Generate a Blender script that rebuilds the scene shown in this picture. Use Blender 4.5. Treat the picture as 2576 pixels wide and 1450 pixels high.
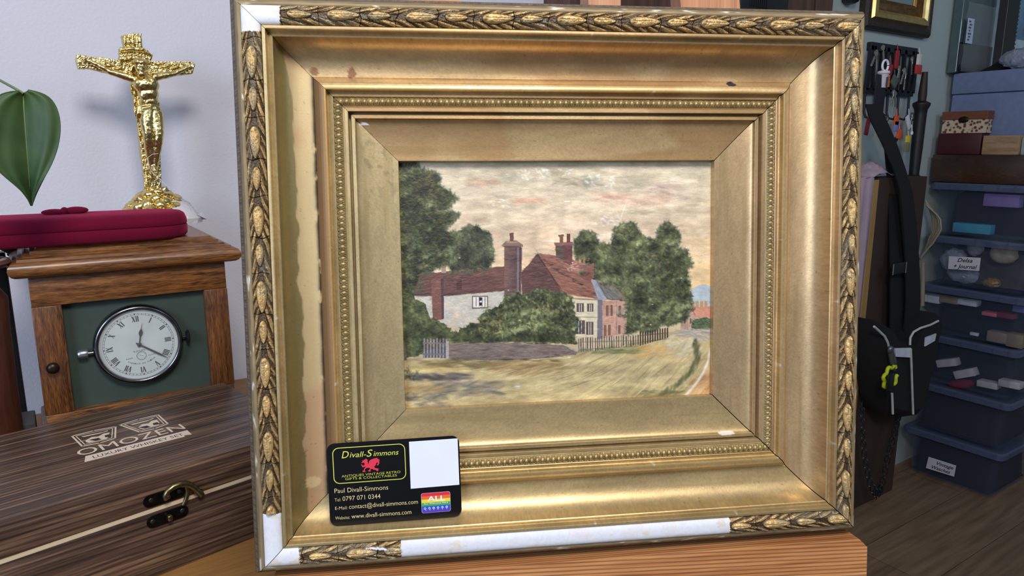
import bpy, bmesh, math, random
import numpy as np
from mathutils import Vector, Matrix, Euler, noise as mnoise

for o in list(bpy.data.objects): bpy.data.objects.remove(o)
SC = bpy.context.scene
COL = SC.collection
PI = math.pi

# ------------------------------------------------------------------ camera
F = 1787.0; CX, CY = 1288.0, 725.0
PITCH = math.radians(11.24); HEAD = math.radians(34.0)
CAM = np.array([0.0, 0.0, 1.10])
cd = bpy.data.cameras.new('camera'); cam = bpy.data.objects.new('camera', cd); COL.objects.link(cam)
cam.location = CAM
cam.rotation_euler = Euler((PI/2 - PITCH, 0, -HEAD), 'XYZ')
cd.sensor_width = 36.0; cd.lens = F/2576*36; cd.clip_start = 0.02; cd.clip_end = 30
SC.camera = cam

# ------------------------------------------------------------------ colour management, world, lights
SC.view_settings.view_transform = 'Standard'
SC.view_settings.look = 'None'
SC.view_settings.exposure = 0.0
SC.view_settings.gamma = 1.0
SC.view_settings.use_curve_mapping = False
SC.render.film_transparent = False
w = bpy.data.worlds.new('world'); SC.world = w; w.use_nodes = True
bg = w.node_tree.nodes['Background']; bg.inputs[0].default_value = (0.62, 0.74, 1.0, 1); bg.inputs[1].default_value = 0.16

def area(name, loc, target, size, power, col, sy=None):
    l = bpy.data.lights.new(name, 'AREA'); l.energy = power; l.color = col
    l.shape = 'RECTANGLE' if sy else 'SQUARE'; l.size = size
    if sy: l.size_y = sy
    o = bpy.data.objects.new(name, l); COL.objects.link(o); o.location = loc
    d = Vector(target) - Vector(loc); o.rotation_euler = d.to_track_quat('-Z', 'Y').to_euler()
    return o
area('ceiling_panel_light', (-0.02, -0.50, 2.05), (0.25, 0.6, 0.95), 0.46, 20, (1.0, 0.94, 0.88), 0.4)
area('cool_fill_light', (-1.5, -0.5, 1.6), (0.3, 0.8, 1.0), 0.9, 27, (0.68, 0.81, 1.0), 1.0)  # soft cool fill added out of view to brighten the left wall
area('right_wall_fill_light', (1.6, -1.2, 2.2), (2.3, 1.15, 1.5), 0.9, 12, (0.62, 0.78, 1.0), 1.0)  # unseen extra lamp added to lift the right wall

# ------------------------------------------------------------------ geometry helpers
cp, sp, ch, sh = math.cos(PITCH), math.sin(PITCH), math.cos(HEAD), math.sin(HEAD)
FW0 = np.array([sh, ch, 0.0]); RT = np.array([ch, -sh, 0.0]); UPV = np.array([0, 0, 1.0])
FW = FW0*cp - UPV*sp; DN = -(FW0*sp + UPV*cp)
MC = np.stack([RT, DN, FW], 1)

def at(x, y, n, p0):
    """where the sight line of photo point (x, y) meets the plane through p0 with normal n"""
    v = MC @ np.array([(x-CX)/F, (y-CY)/F, 1.0]); n = np.array(n, float)
    return Vector(CAM + v*(((np.array(p0, float)-CAM) @ n)/(v @ n)))
def atY(x, y, Y): return at(x, y, (0, 1, 0), (0, Y, 0))
def atX(x, y, X): return at(x, y, (1, 0, 0), (X, 0, 0))
def atZ(x, y, Z): return at(x, y, (0, 0, 1), (0, 0, Z))

def hom(src, dst):
    A = []; b = []
    for (x, y), (u, v) in zip(src, dst):
        A.append([x, y, 1, 0, 0, 0, -u*x, -u*y]); b.append(u)
        A.append([0, 0, 0, x, y, 1, -v*x, -v*y]); b.append(v)
    h = np.linalg.solve(np.array(A, float), np.array(b, float))
    return np.append(h, 1).reshape(3, 3)
def happ(H, x, y):
    q = H @ np.array([np.asarray(x, float), np.asarray(y, float), np.ones_like(np.asarray(x, float))])
    return q[0]/q[2], q[1]/q[2]

def lin(c):
    """8-bit display colour to linear"""
    c = np.asarray(c, float)/255.0
    return np.where(c <= 0.04045, c/12.92, ((c+0.055)/1.055)**2.4)
def L4(r, g, b): 
    v = lin((r, g, b)); return (float(v[0]), float(v[1]), float(v[2]), 1.0)

rs = np.random.RandomState(7)
_T = rs.rand(256, 256)
def vnoise(x, y, seed=0):
    x = np.asarray(x, float)+seed*17.3; y = np.asarray(y, float)+seed*5.7
    xi = np.floor(x).astype(int); yi = np.floor(y).astype(int); fx = x-xi; fy = y-yi
    fx = fx*fx*(3-2*fx); fy = fy*fy*(3-2*fy)
    a = _T[xi & 255, yi & 255]; b = _T[(xi+1) & 255, yi & 255]; c = _T[xi & 255, (yi+1) & 255]; d = _T[(xi+1) & 255, (yi+1) & 255]
    return (a*(1-fx)+b*fx)*(1-fy)+(c*(1-fx)+d*fx)*fy
def fbm(x, y, o=4, seed=0):
    s = 0; a = 0.5; t = 0
    for i in range(o):
        s = s+a*vnoise(np.asarray(x)*2**i, np.asarray(y)*2**i, seed+i*3); t += a; a *= 0.5
    return s/t
def sstep(a, b, x):
    t = np.clip((x-a)/(b-a), 0, 1); return t*t*(3-2*t)

MWLD = {}          # world matrix of each thing's empty
def empty(name, loc=(0, 0, 0), M=None):
    o = bpy.data.objects.new(name, None); COL.objects.link(o)
    m = M if M is not None else Matrix.Translation(Vector(loc))
    o.matrix_world = m; o.empty_display_size = 0.02; MWLD[o.name] = m.copy(); return o
def tag(o, label=None, cat=None, group=None, kind=None):
    if label: o['label'] = label
    if cat: o['category'] = cat
    if group: o['group'] = group
    if kind: o['kind'] = kind
    return o
def thing(name, label, cat, loc=(0, 0, 0), M=None, group=None):
    return tag(empty(name, loc, M), label, cat, group)

def link_mesh(name, V, Fc, mat, parent=None, M=None, smooth=None, local=False, col=None):
    """V in world coordinates unless local=True; converted to the frame of the parent"""
    me = bpy.data.meshes.new(name); V = np.asarray(V, float)
    root = parent; chain = Matrix.Identity(4)
    if parent is not None and parent.name in MWLD: base = MWLD[parent.name]
    else: base = None
    if parent is not None and not local and base is not None:
        Mi = np.array(base.inverted()); V = V @ Mi[:3, :3].T + Mi[:3, 3]
    if isinstance(Fc, np.ndarray) and Fc.ndim == 2:
        n, k = Fc.shape
        me.vertices.add(len(V)); me.vertices.foreach_set('co', V.astype(np.float32).ravel())
        me.loops.add(n*k); me.loops.foreach_set('vertex_index', Fc.astype(np.int32).ravel())
        me.polygons.add(n); me.polygons.foreach_set('loop_start', np.arange(0, n*k, k, dtype=np.int32))
        me.update(calc_edges=True)
    else:
        me.from_pydata([tuple(map(float, v)) for v in V], [], [tuple(f) for f in Fc])
    me.validate()
    if col is not None:
        a = me.color_attributes.new('Col', 'FLOAT_COLOR', 'POINT'); a.data.foreach_set('color', np.asarray(col, np.float32).ravel())
    if smooth is not None:
        me.shade_smooth()
        if smooth < 180: me.set_sharp_from_angle(angle=math.radians(smooth))
    o = bpy.data.objects.new(name, me); COL.objects.link(o)
    if mat: me.materials.append(mat)
    if parent is not None: 
        o.parent = parent
        MWLD[o.name] = MWLD.get(parent.name, Matrix.Identity(4))
    elif True:
        MWLD[o.name] = Matrix.Identity(4)
    return o

def recentre(o, p):
    """move a childless mesh thing's origin to its base point p (world)"""
    p = Vector(p); o.data.transform(Matrix.Translation(-p)); o.location = p; MWLD[o.name] = Matrix.Translation(p); return o

class MB:
    def __init__(s): s.v = []; s.f = []
    def add(s, V, Fc, M=None):
        n = len(s.v)
        for p in V:
            p = Vector(p); s.v.append(tuple(M @ p) if M is not None else tuple(p))
        s.f += [tuple(i+n for i in f) for f in Fc]; return s
    def bm(s, bm, M=None):
        bm.verts.index_update(); s.add([v.co for v in bm.verts], [[v.index for v in f.verts] for f in bm.faces], M); bm.free(); return s
    def box(s, c, d, bev=0.0, M=None, seg=2, R=None):
        bm = bmesh.new(); bmesh.ops.create_cube(bm, size=1.0)
        for v in bm.verts: v.co = Vector((v.co.x*d[0], v.co.y*d[1], v.co.z*d[2]))
        if bev > 0: bmesh.ops.bevel(bm, geom=list(bm.edges), offset=bev, segments=seg, affect='EDGES', profile=0.5)
        T = Matrix.Translation(Vector(c)) @ (R.to_4x4() if R is not None else Matrix.Identity(4))
        return s.bm(bm, (M @ T) if M is not None else T)
    def box2(s, a, b, bev=0.0, M=None, seg=2):
        a = Vector(a); b = Vector(b)
        return s.box((a+b)/2, [abs(x) for x in (b-a)], bev, M, seg)
    def tube(s, pts, rad, seg=10, M=None, cap=True, flat=1.0):
        pts = [Vector(p) for p in pts]; n = len(pts)
        if not hasattr(rad, '__len__'): rad = [rad]*n
        V = []; Fc = []; pn = None
        for i, p in enumerate(pts):
            t = (pts[min(i+1, n-1)]-pts[max(i-1, 0)]).normalized()
            if pn is None:
                up = Vector((0, 0, 1)) if abs(t.z) < .9 else Vector((0, 1, 0)); a = t.cross(up).normalized()
            else:
                a = (pn - t*pn.dot(t)).normalized()
            pn = a; b = t.cross(a)
            for k in range(seg):
                th = 2*PI*k/seg; V.append(p+a*math.cos(th)*rad[i]+b*math.sin(th)*rad[i]*flat)
        for i in range(n-1):
            for k in range(seg):
                k2 = (k+1) % seg; Fc.append((i*seg+k, i*seg+k2, (i+1)*seg+k2, (i+1)*seg+k))
        if cap:
            Fc.append(tuple(range(seg-1, -1, -1))); Fc.append(tuple((n-1)*seg+k for k in range(seg)))
        return s.add(V, Fc, M)
    def lathe(s, prof, seg=32, M=None, cap=True):
        V = []; Fc = []; n = len(prof)
        for r, z in prof:
            for k in range(seg): V.append((r*math.cos(2*PI*k/seg), r*math.sin(2*PI*k/seg), z))
        for i in range(n-1):
            for k in range(seg):
                k2 = (k+1) % seg; Fc.append((i*seg+k, i*seg+k2, (i+1)*seg+k2, (i+1)*seg+k))
        if cap:
            Fc.append(tuple(range(seg-1, -1, -1))); Fc.append(tuple((n-1)*seg+k for k in range(seg)))
        return s.add(V, Fc, M)
    def ico(s, c, r, R=None, sub=2, jit=0.0, seed=0, M=None):
        bm = bmesh.new(); bmesh.ops.create_icosphere(bm, subdivisions=sub, radius=1)
        rr = random.Random(seed)
        for v in bm.verts:
            k = 1+jit*(rr.random()-.5)*2; v.co = Vector((v.co.x*r[0]*k, v.co.y*r[1]*k, v.co.z*r[2]*k))
        T = Matrix.Translation(Vector(c)) @ (R.to_4x4() if R is not None else Matrix.Identity(4))
        return s.bm(bm, (M @ T) if M is not None else T)
    def prism(s, poly, z0, z1, M=None):
        """flat outline in local xy extruded z0..z1"""
        n = len(poly); V = [(x, y, z0) for x, y in poly]+[(x, y, z1) for x, y in poly]
        Fc = [tuple(range(n-1, -1, -1)), tuple(range(n, 2*n))]+[(i, (i+1) % n, n+(i+1) % n, n+i) for i in range(n)]
        return s.add(V, Fc, M)
    def build(s, name, mat, parent=None, smooth=None, local=False, tri=False):
        o = link_mesh(name, s.v, s.f, mat, parent, smooth=smooth, local=local)
        bm = bmesh.new(); bm.from_mesh(o.data)
        bmesh.ops.recalc_face_normals(bm, faces=bm.faces)
        if tri: bmesh.ops.triangulate(bm, faces=bm.faces)
        bm.to_mesh(o.data); bm.free(); return o

def remeshed(o, voxel, smooth_it=4, disp=None):
    m = o.modifiers.new('r', 'REMESH'); m.mode = 'VOXEL'; m.voxel_size = voxel; m.use_smooth_shade = True
    if smooth_it:
        s = o.modifiers.new('s', 'SMOOTH'); s.factor = 0.5; s.iterations = smooth_it
    dg = bpy.context.evaluated_depsgraph_get(); me = bpy.data.meshes.new_from_object(o.evaluated_get(dg))
    mats = list(o.data.materials); o.modifiers.clear(); o.data = me
    if disp:
        n_ = len(me.vertices); co = np.empty(n_*3, np.float32); no_ = np.empty(n_*3, np.float32)
        me.vertices.foreach_get('co', co); me.vertices.foreach_get('normal', no_); co = co.reshape(-1, 3); no_ = no_.reshape(-1, 3)
        d_ = np.array([disp(Vector(c)) for c in co], np.float32); me.vertices.foreach_set('co', (co+no_*d_[:, None]).ravel()); me.update()
    if not me.materials:
        for x in mats: me.materials.append(x)
    me.shade_smooth(); return o

def text_mesh(body, shear=0.0, spacing=1.0, offset=0.0, align=None, extr=0.0):
    c = bpy.data.curves.new('t', 'FONT'); c.body = body; c.size = 1; c.shear = shear; c.space_character = spacing; c.offset = offset; c.resolution_u = 3; c.extrude = extr
    o = bpy.data.objects.new('t', c); COL.objects.link(o)
    dg = bpy.context.evaluated_depsgraph_get(); me = bpy.data.meshes.new_from_object(o.evaluated_get(dg))
    V = [tuple(v.co) for v in me.vertices]; Fc = [tuple(p.vertices) for p in me.polygons]
    bpy.data.objects.remove(o); bpy.data.curves.remove(c); bpy.data.meshes.remove(me)
    A = np.array(V); return A, Fc
def text_fit(mb, body, x0, y0, x1, h, z=0.0, M=None, shear=0.0, keep=False, thick=0.0, rot=0.0, offset=0.0):
    """lettering whose ink starts at (x0, y0), ends at x1, capital height h (y up)"""
    A, Fc = text_mesh(body, shear, offset=offset, extr=0.0)
    a = A[:, 0].min(); b = A[:, 0].max()
    ref, _ = text_mesh('H', offset=offset); hh = ref[:, 1].max()
    sx = (x1-x0)/(b-a); sy = h/hh
    X = (A[:, 0]-a)*sx; Y = A[:, 1]*sy
    c, s_ = math.cos(rot), math.sin(rot)
    V = np.stack([x0+X*c-Y*s_, y0+X*s_+Y*c, np.full(len(A), z)], 1)
    mb.add(V, Fc, M)

# ------------------------------------------------------------------ material helpers
def newmat(name):
    m = bpy.data.materials.new(name); m.use_nodes = True; nt = m.node_tree; b = nt.nodes['Principled BSDF']; return m, nt, b
def N(nt, t, **kw):
    n = nt.nodes.new(t)
    for k, v in kw.items(): setattr(n, k, v)
    return n
def setin(n, **kw):
    for k, v in kw.items(): n.inputs[k.replace('_', ' ')].default_value = v
def bump_noise(nt, b, scale, strength, dist, detail=4, vec=None):
    no = N(nt, 'ShaderNodeTexNoise'); setin(no, Scale=scale, Detail=detail)
    bu = N(nt, 'ShaderNodeBump'); bu.inputs['Strength'].default_value = strength; bu.inputs['Distance'].default_value = dist
    if vec is not None: nt.links.new(vec, no.inputs['Vector'])
    nt.links.new(no.outputs['Fac'], bu.inputs['Height']); nt.links.new(bu.outputs[0], b.inputs['Normal']); return no
def plain(name, rgb, rough=0.5, metal=0.0, var=0.12, scale=40, bump=0.0, bdist=0.001, spec=0.5, sheen=0.0, alpha=1.0, trans=0.0, coat=0.0):
    m, nt, b = newmat(name); c = lin(rgb)
    tc = N(nt, 'ShaderNodeTexCoord'); no = N(nt, 'ShaderNodeTexNoise'); setin(no, Scale=scale, Detail=4)
    nt.links.new(tc.outputs['Object'], no.inputs['Vector'])
    rp = N(nt, 'ShaderNodeValToRGB'); e = rp.color_ramp.elements
    e[0].position = .3; e[1].position = .7
    e[0].color = (*(c*(1-var)), 1); e[1].color = (*np.clip(c*(1+var), 0, 1), 1)
    nt.links.new(no.outputs['Fac'], rp.inputs[0]); nt.links.new(rp.outputs[0], b.inputs['Base Color'])
    setin(b, Roughness=rough, Metallic=metal, Alpha=alpha); b.inputs['Specular IOR Level'].default_value = spec
    b.inputs['Transmission Weight'].default_value = trans; b.inputs['Coat Weight'].default_value = coat
    if sheen: b.inputs['Sheen Weight'].default_value = sheen; b.inputs['Sheen Roughness'].default_value = .4
    if bump:
        bu = N(nt, 'ShaderNodeBump'); bu.inputs['Strength'].default_value = bump; bu.inputs['Distance'].default_value = bdist
        n2 = N(nt, 'ShaderNodeTexNoise'); setin(n2, Scale=scale*3, Detail=5); nt.links.new(tc.outputs['Object'], n2.inputs['Vector'])
        nt.links.new(n2.outputs['Fac'], bu.inputs['Height']); nt.links.new(bu.outputs[0], b.inputs['Normal'])
    return m
def wood(name, dark, light, axis=0, ring=120.0, stretch=0.06, rough=0.45, distort=2.2, fine=900.0, contrast=(.3, .75), mid=None, coat=0.0, warp=6.0, bump=.15, fmix=.32, wave=None):
    """stripes of grain running along axis"""
    m, nt, b = newmat(name); tc = N(nt, 'ShaderNodeTexCoord'); mp = N(nt, 'ShaderNodeMapping')
    sc = [1.0, 1.0, 1.0]; sc[axis] = stretch; mp.inputs['Scale'].default_value = sc
    nt.links.new(tc.outputs['Object'], mp.inputs['Vector'])
    big = N(nt, 'ShaderNodeTexNoise'); setin(big, Scale=warp, Detail=2.0); nt.links.new(mp.outputs[0], big.inputs['Vector'])
    # ring pattern: noise of a coordinate across the grain, warped
    add = N(nt, 'ShaderNodeVectorMath', operation='MULTIPLY_ADD')
    nt.links.new(big.outputs['Color'], add.inputs[0]); add.inputs[1].default_value = (distort*.01,)*3; nt.links.new(mp.outputs[0], add.inputs[2])
    n1 = N(nt, 'ShaderNodeTexNoise'); setin(n1, Scale=ring, Detail=3.0, Roughness=.55); nt.links.new(add.outputs[0], n1.inputs['Vector'])
    n2 = N(nt, 'ShaderNodeTexNoise'); setin(n2, Scale=fine, Detail=2.0); nt.links.new(mp.outputs[0], n2.inputs['Vector'])
    mx = N(nt, 'ShaderNodeMix'); mx.data_type = 'FLOAT'; mx.inputs[0].default_value = fmix
    nt.links.new(n1.outputs['Fac'], mx.inputs[2]); nt.links.new(n2.outputs['Fac'], mx.inputs[3])
    rp = N(nt, 'ShaderNodeValToRGB'); e = rp.color_ramp.elements
    e[0].position = contrast[0]; e[1].position = contrast[1]; e[0].color = L4(*dark); e[1].color = L4(*light)
    if mid: k = rp.color_ramp.elements.new((contrast[0]+contrast[1])/2); k.color = L4(*mid)
    nt.links.new(mx.outputs[0], rp.inputs[0]); cout = rp.outputs[0]
    if wave:
        sc_w, dist_w, amt, lo = wave
        wv = N(nt, 'ShaderNodeTexWave'); wv.wave_type = 'BANDS'; wv.bands_direction = 'DIAGONAL'; wv.wave_profile = 'SIN'
        setin(wv, Scale=sc_w, Distortion=dist_w, Detail=3.0); wv.inputs['Detail Scale'].default_value = .18; nt.links.new(mp.outputs[0], wv.inputs['Vector'])
        r2 = N(nt, 'ShaderNodeValToRGB'); r2.color_ramp.elements[0].position = lo; r2.color_ramp.elements[1].position = .97; r2.color_ramp.elements[0].color = (1, 1, 1, 1); r2.color_ramp.elements[1].color = (amt, amt*.95, amt*.95, 1)
        nt.links.new(wv.outputs['Fac'], r2.inputs[0]); mw = N(nt, 'ShaderNodeMix'); mw.data_type = 'RGBA'; mw.blend_type = 'MULTIPLY'; mw.inputs[0].default_value = 1.0
        nt.links.new(cout, mw.inputs[6]); nt.links.new(r2.outputs[0], mw.inputs[7]); cout = mw.outputs[2]
    nt.links.new(cout, b.inputs['Base Color'])
    setin(b, Roughness=rough); b.inputs['Coat Weight'].default_value = coat; b.inputs['Coat Roughness'].default_value = .25
    bu = N(nt, 'ShaderNodeBump'); bu.inputs['Strength'].default_value = bump; bu.inputs['Distance'].default_value = .0006
    nt.links.new(mx.outputs[0], bu.inputs['Height']); nt.links.new(bu.outputs[0], b.inputs['Normal'])
    return m
def attrmat(name, rough_metal=.38, rough_plain=.75, metal=.8, bscale=900, bstr=.12, bdist=.0004, spec=.5):
    """colour from the mesh; its alpha says how metallic the spot is"""
    m, nt, b = newmat(name); a = N(nt, 'ShaderNodeAttribute'); a.attribute_name = 'Col'
    nt.links.new(a.outputs['Color'], b.inputs['Base Color'])
    mm = N(nt, 'ShaderNodeMath', operation='MULTIPLY'); mm.inputs[1].default_value = metal; nt.links.new(a.outputs['Alpha'], mm.inputs[0]); nt.links.new(mm.outputs[0], b.inputs['Metallic'])
    r = N(nt, 'ShaderNodeMapRange'); r.inputs['To Min'].default_value = rough_plain; r.inputs['To Max'].default_value = rough_metal
    nt.links.new(a.outputs['Alpha'], r.inputs['Value']); nt.links.new(r.outputs[0], b.inputs['Roughness'])
    b.inputs['Specular IOR Level'].default_value = spec
    if bstr:
        tc = N(nt, 'ShaderNodeTexCoord'); bump_noise(nt, b, bscale, bstr, bdist, vec=tc.outputs['Object'])
    return m

GILT = attrmat('aged_gilt', rough_metal=.40, metal=.60)
PAINTM = attrmat('oil_paint', rough_plain=.5, bstr=.35, bscale=500, bdist=.0004)
GOLD = plain('polished_gold', (226, 202, 136), rough=.24, metal=1.0, var=.12, scale=60, bump=.25, bdist=.0012)
WHITE = plain('white_plastic', (225, 228, 235), .45)
BLACK = plain('black_plastic', (14, 14, 16), .4)
BLACKCLOTH = plain('black_fabric', (12, 12, 14), .9, bump=.3)
STEEL = plain('steel', (190, 192, 198), .25, metal=1.0)
DARKSTEEL = plain('dark_steel', (60, 62, 68), .35, metal=.8)
#SECTION setting
# ------------------------------------------------------------------ the room
WY = 1.18
def wallmat(name, rgb):
    m = plain(name, rgb, .7, var=.03, scale=3); nt = m.node_tree; b = nt.nodes['Principled BSDF']
    tc = N(nt, 'ShaderNodeTexCoord'); no = N(nt, 'ShaderNodeTexNoise'); setin(no, Scale=260.0, Detail=3)
    nt.links.new(tc.outputs['Object'], no.inputs['Vector'])
    bu = N(nt, 'ShaderNodeBump'); bu.inputs['Strength'].default_value = .35; bu.inputs['Distance'].default_value = .0012
    nt.links.new(no.outputs['Fac'], bu.inputs['Height']); nt.links.new(bu.outputs[0], b.inputs['Normal']); return m
WALL_L = wallmat('lilac_white_wall', (203, 203, 214)); WALL_R = wallmat('grey_green_wall', (170, 182, 180))  # right stretch of the wall is coloured greyer and darker than the left
def struct(name, a, b, mat):
    m = MB(); m.box2(a, b); o = m.build(name, mat); o['kind'] = 'structure'; return o
struct('wall_back', (-2.2, WY, 0), (1.45, WY+.1, 2.4), WALL_L)
struct('wall_back_right', (1.45, WY, 0), (3.3, WY+.1, 2.4), WALL_R)
struct('wall_right', (3.2, -2.6, 0), (3.3, WY, 2.4), WALL_R)
struct('ceiling', (-2.2, -2.6, 2.4), (3.3, WY+.1, 2.5), plain('ceiling_paint', (215, 215, 215), .9, var=.02))
fm, nt, b = newmat('brown_wood_floor')
tc = N(nt, 'ShaderNodeTexCoord'); mp = N(nt, 'ShaderNodeMapping'); mp.inputs['Scale'].default_value = (1, 1, 1); mp.inputs['Rotation'].default_value = (0, 0, 0)
nt.links.new(tc.outputs['Object'], mp.inputs['Vector'])
br = N(nt, 'ShaderNodeTexBrick'); setin(br, Scale=1.0, Mortar_Size=.001, Brick_Width=1.2, Row_Height=.19); br.inputs['Color1'].default_value = L4(126, 102, 80); br.inputs['Color2'].default_value = L4(138, 114, 90); br.inputs['Mortar'].default_value = L4(70, 56, 44)
nt.links.new(mp.outputs[0], br.inputs['Vector'])
mp2 = N(nt, 'ShaderNodeMapping'); mp2.inputs['Scale'].default_value = (.08, 1, 1); nt.links.new(tc.outputs['Object'], mp2.inputs['Vector'])
no = N(nt, 'ShaderNodeTexNoise'); setin(no, Scale=60.0, Detail=5); nt.links.new(mp2.outputs[0], no.inputs['Vector'])
mx = N(nt, 'ShaderNodeMix'); mx.data_type = 'RGBA'; mx.blend_type = 'MULTIPLY'; mx.inputs[0].default_value = .7
rp = N(nt, 'ShaderNodeValToRGB'); rp.color_ramp.elements[0].position = .3; rp.color_ramp.elements[1].position = .7; rp.color_ramp.elements[0].color = (.35, .33, .3, 1)
nt.links.new(no.outputs['Fac'], rp.inputs[0]); nt.links.new(br.outputs['Color'], mx.inputs[6]); nt.links.new(rp.outputs[0], mx.inputs[7]); nt.links.new(mx.outputs[2], b.inputs['Base Color']); setin(b, Roughness=.5)
struct('floor', (-2.2, -2.6, -.05), (3.3, WY+.1, 0), fm)

# ------------------------------------------------------------------ table
OAK = wood('light_oak', (104, 72, 38), (164, 122, 68), axis=0, ring=60, stretch=.05, mid=(140, 100, 54), fine=700)
TZ = .7295
tb = thing('side_table', 'light oak table carrying the clock case and the dark whiskey box', 'table', (-.3, .85, 0))
m = MB(); m.box2((-1.0, .545, TZ-.03), (.33, 1.165, TZ), .002); m.build('tabletop', OAK, tb)
for x in (-.95, .28):
    for y in (.6, 1.11):
        m = MB(); m.box2((x-.025, y-.025, 0), (x+.025, y+.025, TZ-.03), .003); m.build('leg', OAK, tb)

# ------------------------------------------------------------------ whiskey box
BA = math.radians(11.6); e1 = Vector((math.cos(BA), math.sin(BA), 0)); e2 = Vector((-math.sin(BA), math.cos(BA), 0))
FL = Vector((.2066, .671, TZ)) - e1*.30
BM = Matrix(((e1.x, e2.x, 0, FL.x), (e1.y, e2.y, 0, FL.y), (0, 0, 1, FL.z), (0, 0, 0, 1)))
wb = thing('whiskey_box', 'dark brown wood grained gift box with pale printed glasses logo and hook latch', 'box', M=BM)
WAL = wood('dark_walnut_print', (48, 34, 27), (150, 118, 92), axis=0, ring=130, stretch=.035, distort=4, fine=520, mid=(86, 66, 54), contrast=(.34, .68), warp=9, rough=.42, fmix=.4, wave=(120, 10, .5, .55))
CREAM = wood('pale_birch', (196, 176, 140), (226, 208, 176), axis=0, ring=200, stretch=.05, rough=.6)
m = MB(); m.box2((0, 0, 0), (.30, .197, .0610), .0018); m.build('box_body', WAL, wb, local=True, smooth=40)
m = MB(); m.box2((0, 0, .0640), (.30, .197, .0950), .0018); m.build('lid', WAL, wb, local=True, smooth=40)
m = MB(); m.box2((.0008, .0008, .0606), (.2992, .1962, .0644)); m.build('birch_seam', CREAM, wb, local=True)
INK = plain('pale_logo_print', (206, 190, 172), .6, var=.06, scale=300)
DINK = plain('dark_logo_print', (52, 40, 36), .6)
zt = .09515
lg = MB()
text_fit(lg, 'OMOZEN', .1185, .0858, .2120, .0160, zt+.00003, rot=math.radians(-1.6))
lgo = None
r_ = math.radians(-2.9)
def rp2(pts): return [(x, y) for x, y in pts]
lg.prism([(.1180, .0690), (.2030, .0632), (.2042, .0672), (.2100, .0640), (.2112, .0780), (.1222, .0822)], zt-.0001, zt)
def band(mb, pts, wd, z0, z1, closed=True):
    n = len(pts)
    for i in range(n if closed else n-1):
        a = Vector(pts[i]); c = Vector(pts[(i+1) % n]); d = (c-a).normalized(); q = Vector((-d.y, d.x))*wd/2; a2 = a-d*wd/3; c2 = c+d*wd/3
        mb.prism([tuple(a2-q), tuple(c2-q), tuple(c2+q), tuple(a2+q)], z0, z1)
def glass(mb, c4, rnd):
    TL, TR, BR, BL = [Vector(p) for p in c4]
    band(mb, [TL, TL*.5+TR*.5+Vector((0, .002)), TR, BR, BR*.5+BL*.5-Vector((0, .0025)), BL], .0016, zt-.0001, zt)
    ctr = (TL+TR+BR+BL)/4; S = lambda p, k: ctr+(Vector(p)-ctr)*k
    band(mb, [S(TL, .84), S(TR, .84), S(BR, .82), S(BL, .82)], .0009, zt-.0001, zt)
    up = (TL+TR-BL-BR)/2; rt = (TR+BR-TL-BL)/2
    def q(u, v): return tuple(ctr+rt*u+up*v)
    mb.prism([q(-.30, -.12), q(-.12, .05), q(.05, -.02), q(.2, .12), q(.36, .10), q(.30, -.2), q(.22, -.36), q(-.24, -.36), q(-.3, -.25)], zt-.0001, zt)
    mb.prism([q(-.36, .30), q(.2, .26), q(.34, .32), q(.34, .26), q(.1, .2), q(-.3, .22)], zt-.0001, zt)
glass(lg, [(.1270, .1430), (.1645, .1385), (.1545, .1070), (.1268, .1090)], 1)
glass(lg, [(.1690, .1405), (.2062, .1420), (.2040, .1085), (.1765, .1065)], 2)
lo = lg.build('printed_logo', INK, wb, local=True)
dg_ = MB()
text_fit(dg_, 'LUXURY WHISKEY SET', .1262, .0715, .2040, .0062, zt+.0001, rot=math.radians(-3.2), offset=-.003)
dg_.build('banner_lettering', DINK, wb, local=True)
for c4, dd in (((.1455, .1225), 1), ((.1895, .1215), -1)):
    x, y = c4; dg_ = MB()
    dg_.prism([(x-.010, y-.002), (x-.006, y-.0095), (x-.001, y-.009), (x-.002, y-.003)], zt, zt+.0001)
    dg_.prism([(x+.003, y-.0065), (x+.0085, y-.008), (x+.0085, y-.0005), (x+.004, y-.001)], zt, zt+.0001)
    dg_.build('logo_cutout', DINK, wb, local=True)
BRASS = plain('antique_brass', (128, 120, 88), .32, metal=1.0, var=.3, scale=300); BLKB = plain('blackened_brass', (40, 42, 40), .3, metal=.9, var=.4, scale=200)
Ml = Matrix.Rotation(PI/2, 4, 'X')      # local xy of the plate -> xz of the box front, z towards the viewer
def plate(u0, u1, zc, hw=.0055):
    P = []
    for k in range(13): a = PI/2+PI*k/12; P.append((u0+hw+hw*math.cos(a), zc+hw*math.sin(a)))
    for k in range(13): a = -PI/2+PI*k/12; P.append((u1-hw+hw*math.cos(a), zc+hw*math.sin(a)))
    return P
lt = MB(); lt.prism(plate(.1415, .1765, .0722), 0, .0012, Ml); lt.prism(plate(.1425, .1775, .0527), 0, .0012, Ml)
latch = lt.build('latch_plate', BLKB, wb, local=True)
hk = MB(); 
def fq(px_, py_, off): 
    p = at(px_, py_, (-e2.x, -e2.y, 0), FL - e2*off); q = BM.inverted() @ p; return (q.x, -off, q.z)
hkpts = [fq(340+x/9.667, 1190+y/9.667, .004) for x, y in [(770, 640), (735, 560), (800, 440), (930, 340), (1080, 285), (1230, 275), (1360, 310), (1450, 380), (1530, 460), (1600, 500), (1650, 470)]]
hk.tube(hkpts, [.0028, .0030, .0026, .0027, .0028, .0031, .0030, .0027, .0027, .0040, .0030], 12)
hk.tube([fq(340+x/9.667, 1190+y/9.667, .0035) for x, y in [(1250, 330), (1275, 450), (1255, 580), (1210, 700), (1165, 790)]], [.0022, .002, .0019, .0017, .0013], 10)
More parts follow.
